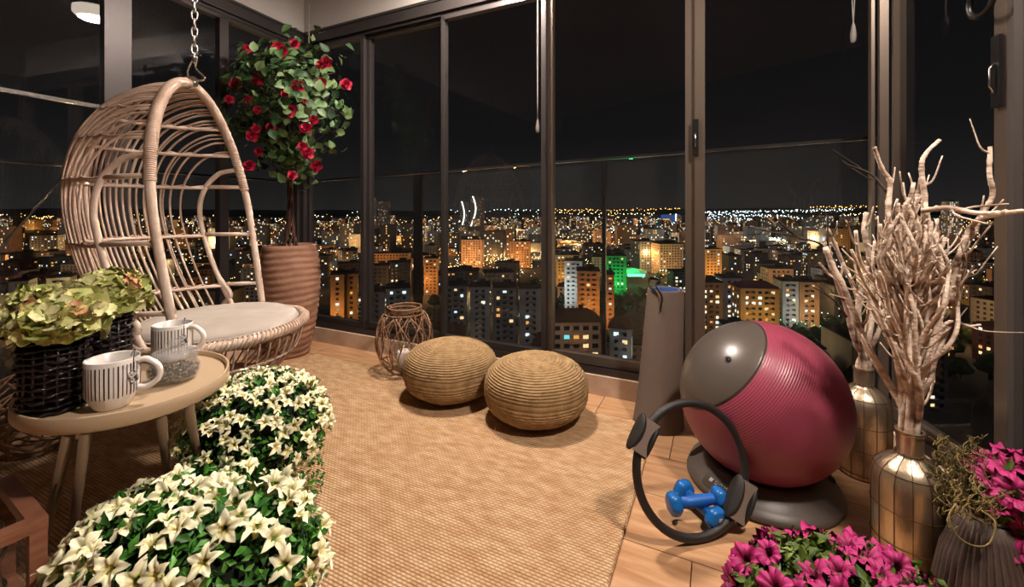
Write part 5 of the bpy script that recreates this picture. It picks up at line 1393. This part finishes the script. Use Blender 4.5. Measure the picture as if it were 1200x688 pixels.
spec = [(1022, 172, 1.42), (1066, 232, 1.36), (1098, 168, 1.40), (1160, 176, 1.36), (1072, 214, 1.38), (1080, 208, 1.42)]
lab2 = ['whitewashed branch rising highest at the left of the front bundle', 'pale branch ending low in the middle top of the front bundle', 'curved pale branch reaching up alone above the middle of the front bundle', 'slender branch standing upright before the right window post', 'pale branch tip just left of the curved one in the front bundle', 'pale branch tip touching the curved one in the front bundle']
for k, (x, y, Y) in enumerate(spec):
    P = bpath(x, y, Y)
    if k == 0: P = [P[0], P[1], at(1045, 380, 1.40), at(1040, 260, 1.40), at(1044, 215, 1.41), at(1034, 198, 1.42), at(1022, 172, 1.42)]
    if k == 2: P = [P[0], P[1], at(1078, 400, 1.43), at(1085, 290, 1.42), at(1082, 230, 1.41), at(1081, 195, 1.41), at(1086, 180, 1.41), at(1100, 164, 1.41)]
    if k == 3: P = [P[0], P[1], at(1085, 420, 1.40), at(1110, 330, 1.38), at(1145, 262, 1.36), at(1162, 232, 1.35), at(1159, 205, 1.35), at(1161, 172, 1.35)]
    branch(wallok(P), .0105, .0055, lab2[k] or LB_, None if lab2[k] else GB, 3, k+1)
MAINS = []
MX = ((1030, 262), (1052, 238), (1075, 300), (1096, 272), (1118, 318), (1012, 330), (1060, 350))
ML = ('whitewashed branch with many side shoots at the left of the front bundle', 'whitewashed branch with many side shoots left of the middle of the front bundle', 'short whitewashed branch in the middle of the front bundle',
      'whitewashed branch with side shoots right of the middle of the front bundle', 'whitewashed branch with side shoots at the right of the front bundle', 'whitewashed branch lowest at the left of the front bundle', 'short whitewashed branch in the heart of the front bundle')
for k, (x, y) in enumerate(MX):
    P = wallok(bpath(x, y, g.uniform(1.34, 1.44))); MAINS.append((branch(P, .0105, .0065, ML[k], None, 4, 20+k), [p.copy() for p in bez(P, 8)]))
for k in range(46):          # side shoots grow out of the main branches
    t_, Q = MAINS[k % len(MAINS)]; o_ = t_.location; i0 = int(len(Q)*g.uniform(.40, .62)); a_ = Q[i0]
    x = max(996, min(1132, 1066+(-1)**(k//7)*abs(g.gauss(0, 1))*34)); y = g.uniform(218, 300)+abs(x-1066)*.6; tip = at(x, y, g.uniform(1.30, 1.46))
    m1 = a_.lerp(tip, .35)+Vector((g.gauss(0, .018), g.gauss(0, .02), .01)); m2 = a_.lerp(tip, .7)+Vector((g.gauss(0, .026), g.gauss(0, .026), 0))
    W_ = wobble(bez(wallok([a_, m1, m2, tip]), 7), .011, 8, k); r = g.uniform(.0050, .0088); n = len(W_)
    W_[0] = a_
    MB().tube([q-o_ for q in W_], [r*(1-.4*i/n)*(1+.2*noise.noise(Vector((i*.9, k, 0)))) for i in range(n)], 7).build('side_branch', M_bark, t_)
    for q in range(g.randrange(2, 5)):
        i = g.randrange(3, n-2); d = (W_[i+1]-W_[i-1]).normalized(); s_ = d.cross(Vector((g.gauss(0, 1), g.gauss(0, 1), g.gauss(0, 1)))).normalized(); L_ = g.uniform(.04, .10)
        MB().tube([v-o_ for v in wobble(bez([W_[i], W_[i]+(s_*.7+d*.5)*L_*.45, W_[i]+(s_*.8+d*1.3)*L_*.8], 4), .004, 14, k)], [r*.5*(1-.5*j/8) for j in range(9)], 6).build('twig', M_bark, t_)
branch(wallok([NK+Vector((0, .01, 0)), Vector((V1.x, V1.y, .5)), at(1100, 380, 1.37), at(1125, 300, 1.36), at(1140, 262, 1.35), at(1178, 248, 1.20)], .02), .010, .007, 'pale branch bending right out of the bundle towards the right edge', None, 3, 71)
branch([at(1078, 246, 1.38), at(1110, 243, 1.34), at(1150, 251, 1.28), at(1200, 248, 1.14)], .0085, .006, 'long pale branch lying level across the bundle to the right edge', None, 2, 72)
branch(wallok([NK, Vector((V1.x-.01, V1.y, .5)), at(1088, 470, 1.42), at(1092, 445, 1.42), at(1091, 428, 1.42)]), .005, .003, 'short thin twig curling up right of the vase neck', None, 0, 73)
branch(wallok([NK, Vector((V1.x, V1.y, .5)), at(1098, 400, 1.37), at(1112, 378, 1.36), at(1135, 384, 1.36), at(1150, 382, 1.35)]), .0075, .0035, 'thin branch forking right at middle height of the front bundle', None, 2, 74)
branch(wallok([NK, Vector((V1.x+.01, V1.y, .5)), at(1105, 400, 1.38), at(1125, 350, 1.37), at(1130, 310, 1.36), at(1128, 300, 1.36)]), .0085, .004, 'whitewashed branch on the right flank of the front bundle', None, 4, 75)
for k, (x, y) in enumerate(((1100, 352), (1118, 352))):
    p = at(x, y, 1.36); t = empty('branch_stub', p, label=('sawn-off pale stub low in the front bundle of branches', 'sawn-off pale stub at the right side of the front bundle')[k], cat='branch')
    MB().lathe([(.0005, -.02), (.014, -.02), (.015, .02), (.013, .024), (.0005, .024)], 12, fn=lambda r, z, a, i: (r*(1+.1*sin(3*a)), z)).build('stem', M_bark, t)
# long thick branch crossing from lower right to upper left (stands in the front vase, leans left)
branch(wallok([NK+Vector((-.01, 0, 0)), Vector((V1.x-.01, V1.y, .52)), at(1038, 445, 1.44), at(1015, 400, 1.46), at(985, 330, 1.50), at(968, 288, 1.52)]), .0125, .009, 'thick pale branch leaning left from the front vase, end frayed', None, 2, 80, amp=.01)
NK2 = Vector((V2.x, V2.y, .40)); LB2 = 'whitewashed branch standing in the rear metal vase'
for k, (pp, r) in enumerate((([at(1003, 400, 1.93), at(990, 350, 1.90), at(975, 310, 1.86), at(966, 284, 1.84)], .017), ([at(1008, 395, 1.93), at(1000, 340, 1.9), at(984, 300, 1.88), at(970, 270, 1.85)], .011),
      ([at(1016, 390, 1.93), at(1022, 330, 1.92), at(1012, 280, 1.90), at(1016, 250, 1.9)], .014), ([at(1020, 390, 1.92), at(1032, 330, 1.90), at(1036, 280, 1.88)], .013), ([at(1010, 395, 1.90), at(1008, 350, 1.88), at(1018, 310, 1.86)], .012),
      ([at(1024, 400, 1.9), at(1040, 350, 1.86), at(1050, 310, 1.84)], .010))):
    lb = ('thick pale branch in the rear vase leaning left with a broken end', 'thin pale branch alongside the broken one in the rear vase', 'tall whitewashed branch upright in the rear vase', 'whitewashed branch of the rear vase partly behind the front bundle', 'short whitewashed branch in the middle of the rear vase', 'whitewashed branch of the rear vase leaning right')[k]
    branch(wallok([NK2+Vector((.012*cos(k), .012*sin(k), 0)), Vector((V2.x+.012*cos(k), V2.y+.012*sin(k), .50))]+pp), r, r*.7, lb, None, 3, k+90, amp=.012)
for k, (pp, lb) in enumerate((([at(985, 330, 1.80), at(962, 288, 1.78), at(935, 278, 1.75), at(905, 272, 1.74), at(880, 266, 1.74)], 'dark bare twig reaching far left in front of the window'),
      ([at(935, 278, 1.75), at(915, 262, 1.75), at(901, 248, 1.76)], 'dark forked twig tip pointing up left in front of the window'),
      ([at(985, 330, 1.82), at(972, 290, 1.82), at(970, 262, 1.82), at(967, 250, 1.82)], 'dark upright twig above the broken pale branch'),
      ([at(1040, 225, 1.55), at(1020, 205, 1.6), at(992, 192, 1.62)], 'thin dark twig reaching left from the top of the front bundle'),
      ([at(992, 372, 1.85), at(975, 352, 1.85), at(950, 335, 1.85)], 'thin dark twig pointing left low beside the exercise ball'))):
    branch(wallok(pp), .0055, .002, lb, None, 2, k+120, M_barkd, amp=.006, cat='twig', name='twig')

# ================================================================== LEFT EDGE: WOODEN LANTERN, WICKER BALL
M_wood = mat('lantern_wood', srgb(172, 118, 90), .5, 0, col2=srgb(130, 82, 60), scale=6, stretch=(1, 1, 6), bump=.2, bscale=40)
zt3 = .36
k1 = fl(56, 604, zt3); k2 = fl(4, 542, zt3); ex = (k2-k1); ex.z = 0; ex.normalize(); ey = Vector((ex.y, -ex.x, 0))
if ey.x > 0: ey = -ey
Lx, Ly = .36, .30
t = empty('wooden_lantern', (k1.x, k1.y, 0), label='reddish brown wooden frame lantern with glass at the lower left corner', cat='lantern')
def lc(a, b, z): return ex*a+ey*b+Vector((0, 0, z))
w = .034
for a, b in ((w/2, w/2), (Lx-w/2, w/2), (w/2, Ly-w/2), (Lx-w/2, Ly-w/2)): MB().bar(lc(a, b, 0), lc(a, b, zt3-w), w, w, up=ex).build('post', M_wood, t, False)
for z in (zt3-w/2, w/2+.02):
    MB().bar(lc(0, w/2, z), lc(Lx, w/2, z), w*1.1, w).build('rail', M_wood, t, False); MB().bar(lc(0, Ly-w/2, z), lc(Lx, Ly-w/2, z), w*1.1, w).build('rail', M_wood, t, False)
    MB().bar(lc(w/2, w, z), lc(w/2, Ly-w, z), w, w*.98).build('rail', M_wood, t, False); MB().bar(lc(Lx-w/2, w, z), lc(Lx-w/2, Ly-w, z), w, w*.98).build('rail', M_wood, t, False)
q = MB(); q.v = [tuple(lc(a, b, z)) for z in (.02, .032) for a, b in ((0, 0), (Lx, 0), (Lx, Ly), (0, Ly))]; q.f = [(0, 1, 2, 3), (7, 6, 5, 4), (0, 4, 5, 1), (1, 5, 6, 2), (2, 6, 7, 3), (3, 7, 4, 0)]; q.m = [0]*6; q.build('base_board', M_wood, t, False)
for a, b, aa, bb in ((w, w/2, Lx-w, w/2), (w/2, w, w/2, Ly-w)):
    q = MB(); q.v = [tuple(lc(x_, y_, z)) for x_, y_ in ((a, b), (aa, bb)) for z in (.06, zt3-w)]; q.f = [(0, 1, 3, 2)]; q.m = [0]; q.build('glass_panel', M_clear, t, False)
cpt = Vector((k1.x, k1.y, 0))+lc(Lx*.5, Ly*.48, .033)
t = empty('glass_vase', cpt, label='clear glass cylinder with chrome rings inside the wooden lantern', cat='vase')
MB().lathe([(.0005, 0), (.085, 0), (.09, .01), (.09, .27), (.086, .27), (.086, .012), (.0005, .012)], 40).build('cylinder_wall', M_jar, t)
for z, r in ((.27, .090), (.20, .096), (.10, .096)): MB().tube([(r*cos(a), r*sin(a), z) for a in [2*pi*k/48 for k in range(48)]], .0055, 8, closed=True).build('metal_ring', M_chrome, t)
c_ = empty('pillar_candle', cpt+Vector((0, 0, .0125)), label='white pillar candle inside the glass of the wooden lantern', cat='candle')
MB().lathe([(.0005, 0), (.055, 0), (.055, .13), (.048, .137), (.0005, .132)], 28).build('wax', mat('wax_white', srgb(230, 222, 214), .5), c_)
MB().tube([(0, 0, .13), (.002, 0, .15)], .002, 6).build('wick', M_black, c_)
p = fl(14, 520, 0); M_vine2 = mat('pale_vine', srgb(128, 96, 70), .7, 0, col2=srgb(92, 64, 46), scale=20, bump=.4)
t = empty('willow_ball', (-2.33, 2.06, 0), label='loose willow twig ball on the floor behind the tray table', cat='ornament'); g = random.Random(8)
for k in range(20):
    ax_ = Vector((g.gauss(0, 1), g.gauss(0, 1), g.gauss(0, 1))).normalized(); q = frame_of(ax_); R_ = .20*g.uniform(.92, 1.0)
    P = [q @ Vector((R_*cos(a), R_*sin(a), .03*sin(2*a+k)))+Vector((0, 0, .215)) for a in [2*pi*j/30 for j in range(30)]]
    MB().tube(wobble(P, .008, 6, k), .006, 6, closed=True).build('willow_twig', M_vine2, t)
